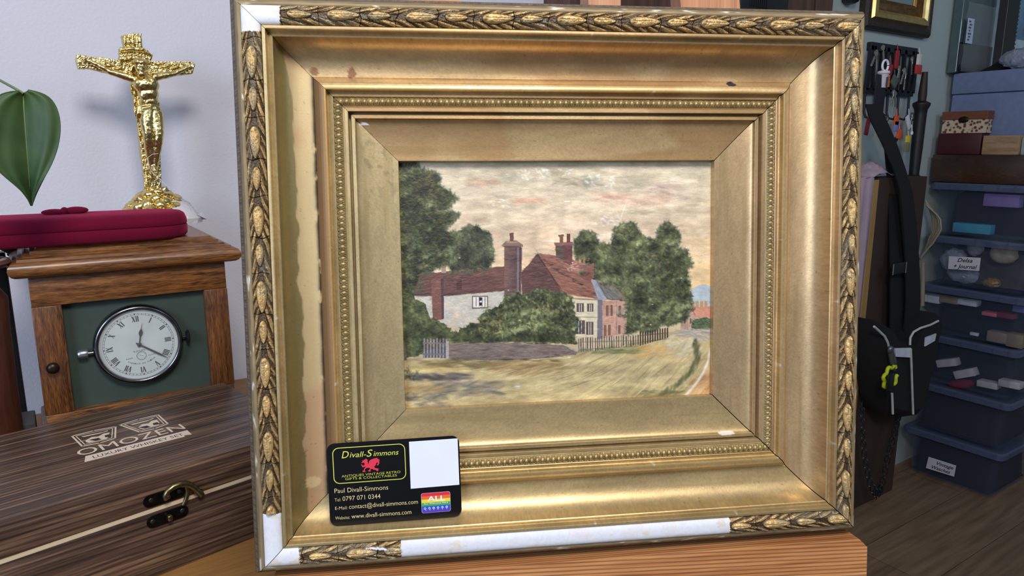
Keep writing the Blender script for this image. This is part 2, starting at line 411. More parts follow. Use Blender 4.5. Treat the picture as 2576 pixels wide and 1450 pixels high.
p0 = fq(340+800/9.667, 1190+590/9.667, .0055); hk.ico((p0[0], p0[1], p0[2]), (.0024, .0016, .0024))
hk.build('latch_hook', BRASS, wb, local=True, smooth=50)
kb = MB(); p0 = fq(340+835/9.667, 1190+1090/9.667, .004); kb.box(p0, (.0042, .006, .0052), .001, seg=2)
kb.build('latch_catch', BRASS, wb, local=True, smooth=50)
sc_ = MB()
for x, y in [(390, 670), (1080, 450), (430, 1190), (1150, 920)]:
    p0 = fq(340+x/9.667, 1190+y/9.667, .0014); sc_.ico(p0, (.0022, .0008, .0022))
sc_.build('latch_screw', DARKSTEEL, wb, local=True, smooth=60)

# ------------------------------------------------------------------ clock in wooden case
OAKC = wood('oiled_oak', (40, 20, 9), (156, 102, 50), axis=0, ring=230, stretch=.09, distort=3, fine=1300, fmix=.5, mid=(116, 72, 34), contrast=(.34, .7), coat=.35, rough=.4)
OAKV = wood('oiled_oak_upright', (38, 19, 8), (144, 92, 46), axis=2, ring=230, stretch=.09, distort=3, fine=1300, fmix=.5, mid=(104, 62, 30), contrast=(.34, .7), coat=.35, rough=.4)
CYF = .878
x0, x1 = atY(68, 705, CYF).x, atY(566, 655, CYF).x
ztop = .9685
ck = thing('mantel_clock', 'wooden cased clock with round white dial on green panel beneath the velvet case', 'clock', ((x0+x1)/2, 1.0, TZ))
wl = atY(155, 770, CYF); wr = atY(513, 728, CYF); wb_z = atY(190, 1035, CYF).z; wt_z = (wl.z+wr.z)/2
m = MB(); m.box2((x0+.002, CYF+.014, TZ+.012), (x0+.012, 1.155, ztop), .001); m.box2((x1-.012, CYF+.014, TZ+.012), (x1-.002, 1.155, ztop), .001)
m.box2((x0+.012, 1.145, TZ+.012), (x1-.012, 1.155, ztop)); m.box2((x0-.008, CYF-.004, TZ), (x1+.008, 1.16, TZ+.0125), .003)
m.build('case', OAKV, ck, smooth=40)
for za, zb in ((wt_z, ztop), (TZ+.013, wb_z)):
    m = MB(); m.box2((x0+.0005, CYF, za), (x1-.0005, CYF+.0135, zb), .0012); m.build('door_rail', OAKC, ck, smooth=40)
for xa, xb in ((x0, wl.x), (wr.x, x1)):
    m = MB(); m.box2((xa, CYF-.0002, wb_z), (xb, CYF+.0135, wt_z), .0010); m.build('door_stile', OAKV, ck, smooth=40)
kp = atY(133, 925, CYF-.004)
m = MB(); m.lathe([(.0035, 0), (.0035, .003), (.0058, .005), (.0062, .008), (.004, .0105), (.001, .011)], 20, Matrix.Translation((kp.x, CYF, kp.z)) @ Matrix.Rotation(PI/2, 4, 'X'))
m.build('door_knob', plain('dark_bronze', (52, 40, 30), .35, metal=.7), ck, smooth=50)
# stepped roof moulding
prof = [(-.0060, -.001), (-.0100, .0), (-.0130, .0018), (-.0150, .0045), (-.0158, .0080), (-.0150, .0115), (-.0130, .0142), (-.0100, .0158), (-.0070, .0162), (-.0065, .0185), (-.0030, .0188), (-.0010, .0200), (.0005, .0218), (.0015, .0222), (.0050, .0224), (.0052, .0250), (.0085, .0254), (.0105, .0270), (.0120, .0290), (.018, .0290)]
V = []; Fc = []
for (o_, z_) in prof:
    for (x, y) in ((x0+o_, CYF+o_), (x1-o_, CYF+o_), (x1-o_, 1.158-o_*.3), (x0+o_, 1.158-o_*.3)): V.append((x, y, ztop+z_))
for i in range(len(prof)-1):
    for k in range(4): Fc.append((i*4+k, i*4+(k+1) % 4, (i+1)*4+(k+1) % 4, (i+1)*4+k))
Fc.append((3, 2, 1, 0)); n = (len(prof)-1)*4; Fc.append((n, n+1, n+2, n+3))
m = MB(); m.add(V, Fc); m.build('roof_moulding', OAKC, ck, smooth=35)
CT = ztop+.0290
GREEN = plain('green_baize_board', (52, 66, 58), .75, var=.12, scale=25, bump=.2)
m = MB(); m.box2((wl.x-.003, CYF+.0105, wb_z-.003), (wr.x+.003, CYF+.0160, wt_z+.003)); pan = m.build('green_panel', GREEN, ck)
# dial: drum standing on the panel
PY = CYF+.0105
dc = atY(351, 868, PY-.010); DR = .0425
MD = Matrix.Translation((dc.x, PY, dc.z)) @ Matrix.Rotation(PI/2, 4, 'X') @ Matrix.Rotation(math.radians(3), 4, 'Z')   # local z towards viewer
CHROME = plain('chromed_bezel', (120, 124, 130), .22, metal=1.0, var=.35, scale=80)
m = MB(); m.lathe([(DR+.0030, 0), (DR+.0030, .0075), (DR+.0022, .0105), (DR, .0120), (DR-.0018, .0112), (DR-.0026, .0095), (DR-.0026, .0080)], 72, MD, cap=False); m.build('bezel', CHROME, ck, smooth=60)
DIALM = plain('cream_enamel', (188, 195, 194), .35, var=.08, scale=40)
m = MB(); m.lathe([(DR-.002, .0065), (DR-.0021, .0078), (.001, .0078)], 72, MD, cap=True); dial = m.build('dial', DIALM, ck, smooth=30)
m = MB(); zi = .00795
RI = DR-.0082
for i in range(60):
    a = 2*PI*i/60; R_ = Matrix.Rotation(-a, 4, 'Z')
    if i % 5: m.prism([(-.00018, RI), (.00018, RI), (.00018, RI+.0016), (-.00018, RI+.0016)], zi, zi+.00005, MD @ R_)
    else: m.prism([(0, RI-.0002), (.0010, RI+.0016), (-.0010, RI+.0016)], zi, zi+.00005, MD @ R_)
for rr in (RI-.00005, RI+.0017):
    ring = []
    V = []; Fc = []
    for k in range(96):
        a = 2*PI*k/96
        for q in (rr, rr+.00022): V.append((q*math.cos(a), q*math.sin(a), zi))
    for k in range(96): k2 = (k+1) % 96; Fc.append((2*k, 2*k+1, 2*k2+1, 2*k2))
    m.add(V, Fc, MD)
def numeral(s, ang):
    R_ = MD @ Matrix.Rotation(-ang, 4, 'Z'); W_ = {'I': .0017, 'V': .0040, 'X': .0040}; h0, h1 = RI-.0078, RI-.0012
    x = -sum(W_[c_] for c_ in s)/2; zq = zi
    for c_ in s:
        zq += .00001
        if c_ == 'I': m.prism([(x+.0003, h0), (x+.0014, h0), (x+.0014, h1), (x+.0003, h1)], zq, zq+.00005, R_)
        if c_ == 'V':
            m.prism([(x+.0002, h1), (x+.0015, h1), (x+.0025, h0), (x+.0016, h0)], zq, zq+.00005, R_); m.prism([(x+.0032, h1), (x+.0038, h1), (x+.0025, h0), (x+.0019, h0)], zq+.00002, zq+.00006, R_)
        if c_ == 'X':
            m.prism([(x+.0002, h1), (x+.0015, h1), (x+.0038, h0), (x+.0025, h0)], zq, zq+.00005, R_); m.prism([(x+.0032, h1), (x+.0037, h1), (x+.0008, h0), (x+.0003, h0)], zq+.00002, zq+.00006, R_)
        x += W_[c_]
for k, s in enumerate(['XII', 'I', 'II', 'III', 'IIII', 'V', 'VI', 'VII', 'VIII', 'IX', 'X', 'XI']): numeral(s, 2*PI*k/12)
text_fit(m, '8-JOURS', -.0070, -.0082, .0050, .0017, zi, MD)
text_fit(m, 'PARIS', -.0155, -.0155, -.0085, .0013, zi, MD, rot=.1)
text_fit(m, '8 JOURS', .0075, -.0152, .0150, .0013, zi, MD, rot=.1)
for i, c_ in enumerate('FABRIQUE EN SUISSE'):
    if c_ != ' ':
        a = math.radians(-36+72*i/17); R2 = MD @ Matrix.Rotation(a, 4, 'Z'); text_fit(m, c_, -.0006, -.0232, .0006, .0014, zi, R2)
V = []; Fc = []
for k in range(40):
    a = 2*PI*k/40
    for q in (.0046, .0050): V.append((q*math.cos(a)+.0005, q*math.sin(a)-.0135, zi))
for k in range(40): k2 = (k+1) % 40; Fc.append((2*k, 2*k+1, 2*k2+1, 2*k2))
m.add(V, Fc, MD)
for k in range(12):
    a = 2*PI*k/12; c, s = math.cos(a), math.sin(a); m.prism([(c*.0034-s*.0001+.0005, s*.0034+c*.0001-.0135), (c*.0034+s*.0001+.0005, s*.0034-c*.0001-.0135), (c*.0043+s*.0001+.0005, s*.0043-c*.0001-.0135), (c*.0043-s*.0001+.0005, s*.0043+c*.0001-.0135)], zi, zi+.00005, MD)
m.prism([(-.0014, -.0124), (-.0012, -.0128), (.0020, -.0142), (.0022, -.0140)], zi, zi+.00006, MD)
m.build('dial_markings', plain('black_dial_ink', (16, 16, 20), .5), dial)
def hand(ang, pts, z):
    q = MB(); q.prism(pts, z, z+.0003, MD @ Matrix.Rotation(-ang, 4, 'Z')); q.lathe([(.0024, z), (.0024, z+.0008), (.001, z+.0012)], 20, MD); return q
spade = [(-.0006, -.003), (.0006, -.003), (.0007, .0095), (.0018, .0120), (.0021, .0140), (.0012, .0165), (.0003, .0185), (.0001, .0250), (-.0001, .0250), (-.0003, .0185), (-.0012, .0165), (-.0021, .0140), (-.0018, .0120), (-.0007, .0095)]
hand(math.radians(14), spade, .0088).build('hour_hand', BLACK, ck)
hand(math.radians(129), [(-.0007, -.004), (.0007, -.004), (.0009, .012), (.0010, .024), (.0001, .0345), (-.0001, .0345), (-.0010, .024), (-.0009, .012)], .0094).build('minute_hand', BLACK, ck)
GL = bpy.data.materials.new('dial_glass'); GL.use_nodes = True; b = GL.node_tree.nodes['Principled BSDF']; setin(b, Roughness=.02, Alpha=.10); b.inputs['Specular IOR Level'].default_value = .6
m = MB(); m.lathe([(DR-.0020, .0106), (DR*.6, .0122), (DR*.2, .0129), (.0005, .0130)], 48, MD, cap=False); m.build('dial_glass', GL, ck, smooth=60)
SILV = plain('satin_silver', (170, 176, 184), .3, metal=.9)
kx = atY(231, 888, PY-.006); 
m = MB(); Mk = Matrix.Translation((dc.x-DR-.0028, PY-.006, kx.z)) @ Matrix.Rotation(-PI/2, 4, 'Y')
m.lathe([(.0012, -.001), (.0012, .005), (.0048, .0052), (.0052, .0065), (.0052, .0130), (.0042, .0148), (.001, .0152)], 24, Mk); m.build('winding_knob', SILV, ck, smooth=50)
kx = atY(458, 848, PY-.006)
m = MB(); Mk = Matrix.Translation((dc.x+DR+.0028, PY-.006, kx.z)) @ Matrix.Rotation(PI/2, 4, 'Y')
m.lathe([(.0012, -.001), (.0012, .0035), (.0062, .0045), (.0082, .0062), (.0070, .0075), (.001, .0082)], 24, Mk); m.build('setting_knob', DARKSTEEL, ck, smooth=50)

# ------------------------------------------------------------------ velvet case lying on the clock
VEL, nt, b = newmat('burgundy_velvet'); b.inputs['Base Color'].default_value = L4(98, 8, 38); setin(b, Roughness=.95); b.inputs['Specular IOR Level'].default_value = .15
b.inputs['Sheen Weight'].default_value = .5; b.inputs['Sheen Roughness'].default_value = .5; b.inputs['Sheen Tint'].default_value = L4(225, 70, 115)
tc = N(nt, 'ShaderNodeTexCoord'); bump_noise(nt, b, 1500, .25, .0006, vec=tc.outputs['Object'])
ve = thing('velvet_case', 'long burgundy velvet jewellery case with a small bow lying on the clock roof', 'jewellery case', (0.02, .93, CT))
def boat(inset, z):
    pts = []; xl, xr, yc, hw = -.17, .152, .922, .045
    n = 14
    for k in range(n+1):      # rounded right end
        a = -PI/2+PI*k/n; ex = .052-inset*.6; pts.append((xr-.052+ex*math.cos(a)**.75 if math.cos(a) > 1e-6 else xr-.052, yc+(hw-inset)*math.sin(a), z))
    for k in range(n+1):
        a = PI/2+PI*k/n; ex = .052-inset*.6; cc = -math.cos(a); pts.append((xl+.052-ex*(cc**.75 if cc > 1e-6 else 0), yc+(hw-inset)*math.sin(a), z))
    return pts
def loft(levels, name, mat, par, sm=60):
    V = []; Fc = []; n = len(levels[0])
    for l in levels: V += l
    for i in range(len(levels)-1):
        for k in range(n): Fc.append((i*n+k, i*n+(k+1) % n, (i+1)*n+(k+1) % n, (i+1)*n+k))
    Fc.append(tuple(range(n-1, -1, -1))); Fc.append(tuple((len(levels)-1)*n+k for k in range(n)))
    q = MB(); q.add(V, Fc); return q.build(name, mat, par, smooth=sm)
loft([boat(.006, CT), boat(.001, CT+.003), boat(0, CT+.008), boat(0, CT+.0135), boat(.0012, CT+.0145)], 'case_base', VEL, ve)
loft([boat(.0012, CT+.0148), boat(0, CT+.0158), boat(.0004, CT+.021), boat(.004, CT+.0265), boat(.010, CT+.0290), boat(.02, CT+.0300)], 'case_lid', VEL, ve)
bw = MB(); bc = atY(160, 513, .925); bz = CT+.0325
bw.ico((bc.x-.010, bc.y, bz), (.012, .007, .0035), sub=3); bw.ico((bc.x+.011, bc.y, bz+.001), (.012, .007, .0042), sub=3); bw.ico((bc.x, bc.y-.001, bz+.001), (.004, .006, .0042), sub=3)
bw.build('bow', VEL, ve, smooth=180)

# ------------------------------------------------------------------ crucifix
YX = 1.085
def cq(x, y, Y): return atY(180+x/2.959, 70+y/2.959, Y)
cr = thing('crucifix', 'shiny gold crucifix statuette on a rocky base standing behind the velvet case', 'crucifix', (.145, YX, CT))
poly = [(375, 55), (425, 48), (470, 38), (520, 42), (524, 100), (528, 150), (560, 160), (604, 212), (588, 250), (700, 250), (880, 250), (912, 262), (915, 300), (902, 340), (760, 355), (640, 380), (645, 550), (655, 750), (664, 1000), (672, 1225), (556, 1225), (535, 1060), (512, 880), (488, 650), (465, 520), (440, 385), (350, 350), (240, 328), (130, 300), (52, 302), (36, 250), (38, 196), (75, 200), (120, 212), (240, 222), (350, 240), (360, 200), (356, 152), (392, 150), (385, 100)]
m = MB(); n = len(poly)
Vf = [cq(x, y, YX-.008) for x, y in poly]; Vb = [Vector((p.x, YX+.008, p.z)) for p in Vf]
m.add(Vf+Vb, [tuple(range(n)), tuple(range(2*n-1, n-1, -1))]+[(i, n+i, n+(i+1) % n, (i+1) % n) for i in range(n)])
# curled scroll over the head
m.tube([cq(360, 165, YX-.010), cq(440, 160, YX-.011), cq(530, 165, YX-.010), cq(600, 212, YX-.009)], [.003, .0032, .0032, .0012], 10)
m.tube([cq(358, 235, YX-.010), cq(440, 222, YX-.011), cq(530, 232, YX-.010), cq(585, 262, YX-.009)], [.0036, .0034, .0036, .002], 10)
rr = random.Random(3)
for i in range(46):      # bark ridges along post and arms
    if i < 26: t = i/25; x = 470+100*t+rr.uniform(-30, 50)*(1-.2*t); y = 400+780*t; d = (rr.uniform(-10, 20), rr.uniform(60, 120))
    elif i < 36: x = 90+rr.random()*260; y = 235+(x-90)*.25+rr.uniform(-15, 25); d = (rr.uniform(40, 90), rr.uniform(0, 14))
    else: x = 640+rr.random()*220; y = 290+rr.uniform(-25, 25); d = (rr.uniform(40, 80), rr.uniform(-12, 8))
    m.tube([cq(x-d[0]/2, y-d[1]/2, YX-.0075), cq(x, y, YX-.0092), cq(x+d[0]/2, y+d[1]/2, YX-.0075)], [.0008, .0022, .0008], 8)
for x in (398, 425, 455, 485, 508): m.tube([cq(x, 60, YX-.0085), cq(x+3, 105, YX-.0088), cq(x+2, 150, YX-.0082)], [.0018, .0022, .0014], 8)
o = m.build('wooden_style_cross', GOLD, cr, tri=True)
remeshed(o, .00045, 2, lambda c: .0007*mnoise.noise(Vector((c.x*420, c.y*420, c.z*200)))+.0005*mnoise.noise(c*900))
# figure, one continuous body
g = MB(); U = 1/2.959/F*1.03
def cap(pts, Y, rad, flat=.75, seg=24):
    g.tube([cq(x, y, YX-yy) for (x, y), yy in zip(pts, Y)], [r*U for r in rad], seg, flat=1.0)
cap([(520, 300), (530, 350), (545, 390)], [.020, .019, .017], [26, 24, 50])
for x, y, yy, rx, ry, rz in [(555, 425, .0165, 82, 55, 62), (570, 490, .016, 66, 50, 60), (578, 550, .0155, 60, 45, 50), (590, 610, .0155, 68, 48, 48),
                             (515, 412, .0215, 38, 22, 32), (590, 402, .0215, 38, 22, 32), (560, 500, .0215, 42, 16, 40), (625, 365, .016, 32, 30, 30), (478, 385, .016, 30, 30, 28)]:
    g.ico(cq(x, y, YX-yy), (rx*U, ry*U, rz*U), sub=3)
cap([(478, 385), (400, 362), (290, 330), (200, 280), (125, 243)], [.016, .015, .0135, .0125, .012], [27, 25, 19, 16, 11])
cap([(625, 365), (700, 352), (760, 342), (830, 310), (885, 285)], [.016, .015, .0135, .0125, .012], [28, 25, 19, 16, 11])
for (hx, hy, sx) in ((112, 238, -1), (893, 282, 1)):
    g.ico(cq(hx, hy, YX-.012), (16*U, 9*U, 13*U), sub=2)
    for k in range(5):
        a = (k-2)*.42; g.tube([cq(hx, hy, YX-.0125), cq(hx+sx*22*math.cos(a), hy+18*math.sin(a), YX-.0145), cq(hx+sx*27*math.cos(a), hy+22*math.sin(a), YX-.013)], [4.5*U, 4*U, 3*U], 8)
cap([(565, 625), (560, 700), (570, 790), (572, 830), (575, 900), (588, 980), (600, 1040)], [.016, .0185, .0215, .021, .018, .0155, .0145], [48, 44, 34, 31, 30, 22, 17])
cap([(625, 630), (640, 710), (648, 800), (645, 840), (635, 910), (626, 990), (622, 1050)], [.016, .0185, .0215, .021, .0175, .0155, .015], [48, 42, 33, 30, 29, 21, 17])
cap([(610, 1030), (620, 1065), (632, 1092)], [.0155, .019, .020], [20, 19, 15]); 
for k in range(5): g.ico(cq(615+k*9, 1096+(k == 0)*3, YX-.020), (5.5*U, 7*U, 6*U), sub=2)
g.ico(cq(512, 292, YX-.0235), (38*U, 40*U, 50*U), sub=3)                                  # head
g.ico(cq(522, 312, YX-.0305), (7*U, 12*U, 14*U), sub=2)                                   # nose
g.ico(cq(520, 345, YX-.0275), (24*U, 20*U, 22*U), sub=3)                                  # beard
for x in (503, 538): g.ico(cq(x, 298, YX-.0298), (9*U, 5*U, 5*U), sub=2)
g.ico(cq(520, 328, YX-.0300), (11*U, 5*U, 3.5*U), sub=2)
o = g.build('figure', GOLD, cr, tri=True)
remeshed(o, .00045, 12, lambda c: .00028*mnoise.noise(c*260)+.00012*mnoise.noise(c*700))
hm = MB()      # hair and crown
for k in range(16):
    a = PI*2*k/16; c0 = cq(510, 262, YX-.0235); hm.ico(c0+Vector((math.cos(a)*40*U, math.sin(a)*40*U, (k % 2)*6*U)), (15*U, 15*U, 12*U), sub=2, jit=.2, seed=k)
for k in range(9): hm.tube([cq(480-k*3, 270+k*2, YX-.022), cq(462-k*2, 320, YX-.0205), cq(450+k*4, 355+k, YX-.0200)], [10*U, 12*U, 6*U], 8)
hm.ico(cq(508, 255, YX-.0225), (40*U, 38*U, 30*U), sub=3)
o2 = hm.build('hair_and_crown', GOLD, o, tri=True); remeshed(o2, .0005, 1)
lc = MB()
for k in range(9):
    y = 565+k*11; s = math.sin(k*1.3)*6
    lc.tube([cq(490+k*2, y+14+s, YX-.013), cq(530, y+18+s*1.5, YX-.0215), cq(590, y+14, YX-.0235), (cq(650, y-4-s, YX-.0175))], [9*U, 11*U, 11*U, 9*U], 8)
for k in range(6): lc.tube([cq(500+k*7, 585, YX-.019), cq(494+k*6, 640, YX-.020), cq(488+k*9, 675, YX-.016)], [9*U, 9*U, 5*U], 8)
for k in range(4): lc.tube([cq(640+k*4, 590, YX-.018), cq(652+k*2, 630, YX-.017), cq(662-k*2, 665, YX-.015)], [8*U, 8*U, 3*U], 8)
o3 = lc.build('loincloth', GOLD, o, tri=True); remeshed(o3, .0005, 2)
rk = MB(); bcx = cq(640, 1330, YX).x
rr = random.Random(11); 
rk.lathe([(.034, 0), (.033, .012), (.027, .024), (.016, .035), (.004, .039)], 14, Matrix.Translation((bcx, YX, CT)))
for i in range(64):
    a = i*2.39996; t = ((i+.5)/64)**1.15; h = .004+.041*t; r = .037*(1-t**1.9)+.003
    rk.ico((bcx+math.cos(a)*r, YX+math.sin(a)*r*.8, CT+h), (rr.uniform(.0085, .0115), rr.uniform(.0075, .010), rr.uniform(.0055, .0075)), Euler((rr.uniform(-.4, .4), rr.uniform(-.4, .4), rr.uniform(0, 3))).to_matrix(), sub=2, jit=.09, seed=i)
rk.build('rocky_base', GOLD, cr, smooth=34)
st = MB(); st.tube([cq(x, y, YX-.028) for x, y in [(645, 936), (600, 942), (570, 965), (568, 1000), (580, 1050), (610, 1090), (650, 1120), (690, 1160), (720, 1185)]], .0003, 6)
tag(st.build('white_thread', WHITE, None), 'thin white thread looped round the feet of the gold crucifix', 'thread'); recentre(bpy.data.objects['white_thread'], cq(645, 936, YX-.028))

WRAP, nt, b = newmat('cloudy_plastic_wrap'); b.inputs['Base Color'].default_value = L4(214, 212, 216); setin(b, Roughness=.35, Alpha=.82)
tc = N(nt, 'ShaderNodeTexCoord'); bump_noise(nt, b, 240, .5, .002, vec=tc.outputs['Object'])
pw = MB(); rr = random.Random(5)
base = [(.150, 1.045), (.168, 1.035), (.186, 1.040), (.194, 1.055), (.190, 1.085), (.172, 1.125), (.140, 1.135), (.120, 1.12)]
P = []
for h, k in ((0.0005, 1.0), (.008, 1.0), (.016, .9), (.026, .7), (.036, .42), (.042, .1)):
    ring = []
    for x, y in base:
        xx = .152+(x-.152)*k; yy = 1.095+(y-1.095)*k
        ring.append((xx+rr.uniform(-.0015, .0015), yy+rr.uniform(-.0015, .0015)+.012*(1-k), CT+h+rr.uniform(-.001, .001)*(h > .001)))
    P.append(ring)
nb = len(base)
V = [p for r in P for p in r]; Fc = [(i*nb+k, i*nb+(k+1) % nb, (i+1)*nb+(k+1) % nb, (i+1)*nb+k) for i in range(len(P)-1) for k in range(nb)]
pw.add(V, Fc); pw.add([(.186, 1.045, CT+.012), (.200, 1.052, CT+.004), (.186, 1.07, CT+.003), (.196, 1.06, CT+.014)], [(0, 1, 3), (1, 2, 3), (0, 2, 1)])
o = pw.build('plastic_bag', WRAP, None, smooth=35); tag(o, 'cloudy white plastic bag bunched behind the base of the gold crucifix', 'bag'); recentre(o, (.16, 1.09, CT))

# ------------------------------------------------------------------ hanging leaf
LEAF, nt, b = newmat('green_leaf'); setin(b, Roughness=.55); b.inputs['Subsurface Weight'].default_value = .05
tc = N(nt, 'ShaderNodeTexCoord'); no = N(nt, 'ShaderNodeTexNoise'); setin(no, Scale=30.0, Detail=5); nt.links.new(tc.outputs['Object'], no.inputs['Vector'])
rp = N(nt, 'ShaderNodeValToRGB'); rp.color_ramp.elements[0].position = .35; rp.color_ramp.elements[1].position = .75; rp.color_ramp.elements[0].color = L4(34, 62, 30); rp.color_ramp.elements[1].color = L4(58, 90, 44)
nt.links.new(no.outputs['Fac'], rp.inputs[0]); nt.links.new(rp.outputs[0], b.inputs['Base Color'])
LY = .80
mid = [(58, 236), (60, 270), (63, 310), (66, 350), (69, 390), (72, 430), (75, 470), (77, 495), (79, 518)]
right = [(72, 228), (126, 240), (149, 284), (154, 330), (143, 385), (122, 430), (99, 468), (88, 492), (80, 517)]
left = [(44, 229), (-10, 236), (-42, 285), (-48, 335), (-36, 385), (-6, 430), (36, 462), (62, 490), (78, 517)]
V = []; Fc = []; nw = 12
for i, (mm_, r_, l_) in enumerate(zip(mid, right, left)):
    for k in range(-nw, nw+1):
        t = abs(k)/nw; e = r_ if k > 0 else l_; x = mm_[0]+(e[0]-mm_[0])*t; y = mm_[1]+(e[1]-mm_[1])*t
        p = atY(x, y, LY); tt = i/8
        V.append((p.x, LY - .010*math.sin(t*1.9)+.006*tt*tt - .02*(0.25-(tt-.5)**2)+.0012*math.sin(k*1.1+i*.8)*t, p.z))
W_ = 2*nw+1
for i in range(8):
    for k in range(2*nw): Fc.append((i*W_+k, i*W_+k+1, (i+1)*W_+k+1, (i+1)*W_+k))
lf = thing('hanging_leaf', 'large green heart shaped leaf hanging from a stem against the white wall', 'leaf', tuple(atY(58, 236, LY)))
q = MB(); q.add(V, Fc); o = q.build('leaf_blade', LEAF, lf, smooth=180)
sm = o.modifiers.new('s', 'SUBSURF'); sm.levels = sm.render_levels = 2; so = o.modifiers.new('t', 'SOLIDIFY'); so.thickness = .0006
q = MB(); q.tube([Vector((p.x, p.y-.0045+dy, p.z)) for p, dy in [(atY(x, y, LY), d) for (x, y), d in zip([(-120, 120), (-60, 168), (0, 203), (35, 222), (58, 236)], [0, 0, 0, 0, 0])]], [.0014, .0013, .0012, .0012, .0014], 10)
q.tube([Vector((atY(x, y, LY).x, LY-.0012-.02*(0.25-((i)/8-.5)**2)+.006*(i/8)**2, atY(x, y, LY).z)) for i, (x, y) in enumerate(mid)], [.0011, .0006, .0005, .0004, .0004, .0003, .0003, .0002, .0001], 8)
q.build('stem', plain('leaf_stem_green', (104, 126, 84), .5), lf, smooth=60)

# ------------------------------------------------------------------ left edge bits
TURN = wood('reddish_turned_wood', (52, 24, 14), (96, 52, 34), axis=2, ring=120, stretch=.1, coat=.4)
def up_at(x, Y): return atY(x, 900, Y)
tp = atY(0, 700, .80)
o = thing('turned_wooden_stand', 'reddish brown turned wooden stand with a round dished top at the left edge', 'stand', (-.060, .888, TZ))
M0 = Matrix.Translation((-.060, .888, TZ))
zd = atY(0, 668, .87).z-TZ
q = MB(); q.lathe([(.0290, 0), (.0290, .006), (.028, .012), (.028, .018), (.0270, .03), (.0275, zd*.5), (.0285, zd*.75), (.0300, zd*.86), (.024, zd*.9), (.022, zd-.006)], 36, M0); q.build('column', TURN, o, smooth=50)
q = MB(); q.lathe([(.022, zd-.006), (.034, zd-.003), (.037, zd+.001), (.036, zd+.004), (.030, zd+.0045), (.027, zd+.003), (.020, zd+.0045), (.012, zd+.005), (.001, zd+.0052)], 40, M0); q.build('dished_top', plain('maroon_lacquer', (104, 70, 64), .35, coat=.4), o, smooth=50)
q = MB(); p = atY(50, 660, .97)
R = Euler((0, math.radians(38), 0)).to_matrix()
for k, (dx, s) in enumerate(((0, .016), (.012, .012), (.022, .014))): q.box((p.x-.004+dx*.6, .99, p.z+.014-dx*.9), (.030, .018, s), .002, R=R)
q.box2((-.050, .985, TZ), (-.031, 1.01, p.z+.01), .002)
o = q.build('black_clamp', plain('black_rubber', (30, 31, 34), .35), None, smooth=40); tag(o, 'black ribbed clamp arm squeezed between the turned stand and the clock', 'clamp'); recentre(o, (p.x, .99, TZ))
q = MB(); a = atY(34, 1062, .93); c = atY(104, 1060, .93); zt_ = atY(60, 1046, .93).z
q.box2((a.x, .90, TZ), (x0-.010, .945, zt_), .0015); o = q.build('grey_block', plain('grey_cardboard', (70, 72, 78), .8), None); tag(o, 'small dark grey block on the table left of the clock case', 'block'); recentre(o, (a.x, .92, TZ))
#SECTION frame
# ------------------------------------------------------------------ picture frame with painting
FWD = 0.40755; FHT = 0.87276*FWD
RX = Vector((0.894169284, -0.447728677, 0.000568459)); RU = Vector((0.0527820, 0.1066728, 0.9928922)); RO = -Vector((0.444606962, 0.887783727, -0.119015561))
FO = Vector((0.28889034, 0.35946371, 1.00999724))
FM = Matrix(((RX.x, RU.x, RO.x, FO.x), (RX.y, RU.y, RO.y, FO.y), (RX.z, RU.z, RO.z, FO.z), (0, 0, 0, 1)))
pf = thing('framed_painting', 'chipped gold carved frame holding an oil painting of a cottage on a country lane', 'painting', M=FM)
HF = hom([(592.8, 14), (2176, 40), (2149.5, 1320), (651, 1435)], [(-FWD/2, FHT/2), (FWD/2, FHT/2), (FWD/2, -FHT/2), (-FWD/2, -FHT/2)])
def fl(x, y): u, v = happ(HF, x, y); return float(u), float(v)
def onF(x, y, d=0.0):
    """photo point to frame-local coordinates on the plane d metres in front of the lip"""
    p = at(x, y, tuple(RO), tuple(FO+RO*d)); return FM.inverted() @ p
SIDES = {'top': ((1, 0), (0, -1), FWD, (0, FHT/2)), 'bottom': ((1, 0), (0, 1), FWD, (0, -FHT/2)),
         'left': ((0, -1), (1, 0), FHT, (-FWD/2, 0)), 'right': ((0, -1), (-1, 0), FHT, (FWD/2, 0))}
GAP = {'top': .00015, 'bottom': .00035, 'left': .00015, 'right': .00045}
def rail_mesh(side, prof_wd, ns, hfun=None, cfun=None):
    """prof_wd: list of (inset, height) in frame widths. returns grid mesh with colour"""
    al, inw, Ln, mid = SIDES[side]; prof_wd = np.array(prof_wd)*FWD; m = len(prof_wd)
    a = np.linspace(-1, 1, ns); Wd = prof_wd[:, 0][:, None]; D = np.repeat(prof_wd[:, 1][:, None], ns, 1)
    S = a[None, :]*(Ln/2-Wd-GAP[side]); Wg = np.repeat(Wd, ns, 1)
    mask = None
    if hfun is not None: dh, mask = hfun(side, S, Wg, Ln); D = D+dh
    X = mid[0]+al[0]*S+inw[0]*Wg; Y = mid[1]+al[1]*S+inw[1]*Wg
    V = np.stack([X, Y, D], -1).reshape(-1, 3)
    idx = np.arange(m*ns).reshape(m, ns)
    Fq = np.stack([idx[:-1, :-1], idx[:-1, 1:], idx[1:, 1:], idx[1:, :-1]], -1).reshape(-1, 4)
    C = cfun(side, S, Wg, D, mask, X, Y) if cfun else None
    return V, Fq, C.reshape(-1, 4)
def finer(pts, step=.0012):
    out = []
    for (a, b), (c, d) in zip(pts[:-1], pts[1:]):
        n = max(1, int(math.hypot(c-a, d-b)/step))
        for k in range(n): out.append((a+(c-a)*k/n, b+(d-b)*k/n))
    out.append(pts[-1]); return out
def speck(X, Y, sc, th, seed): return sstep(th, th+.05, fbm(X*sc, Y*sc, 3, seed))
BASE = {'top': (194, 165, 120), 'bottom': (186, 162, 116), 'left': (190, 170, 126), 'right': (190, 162, 122)}
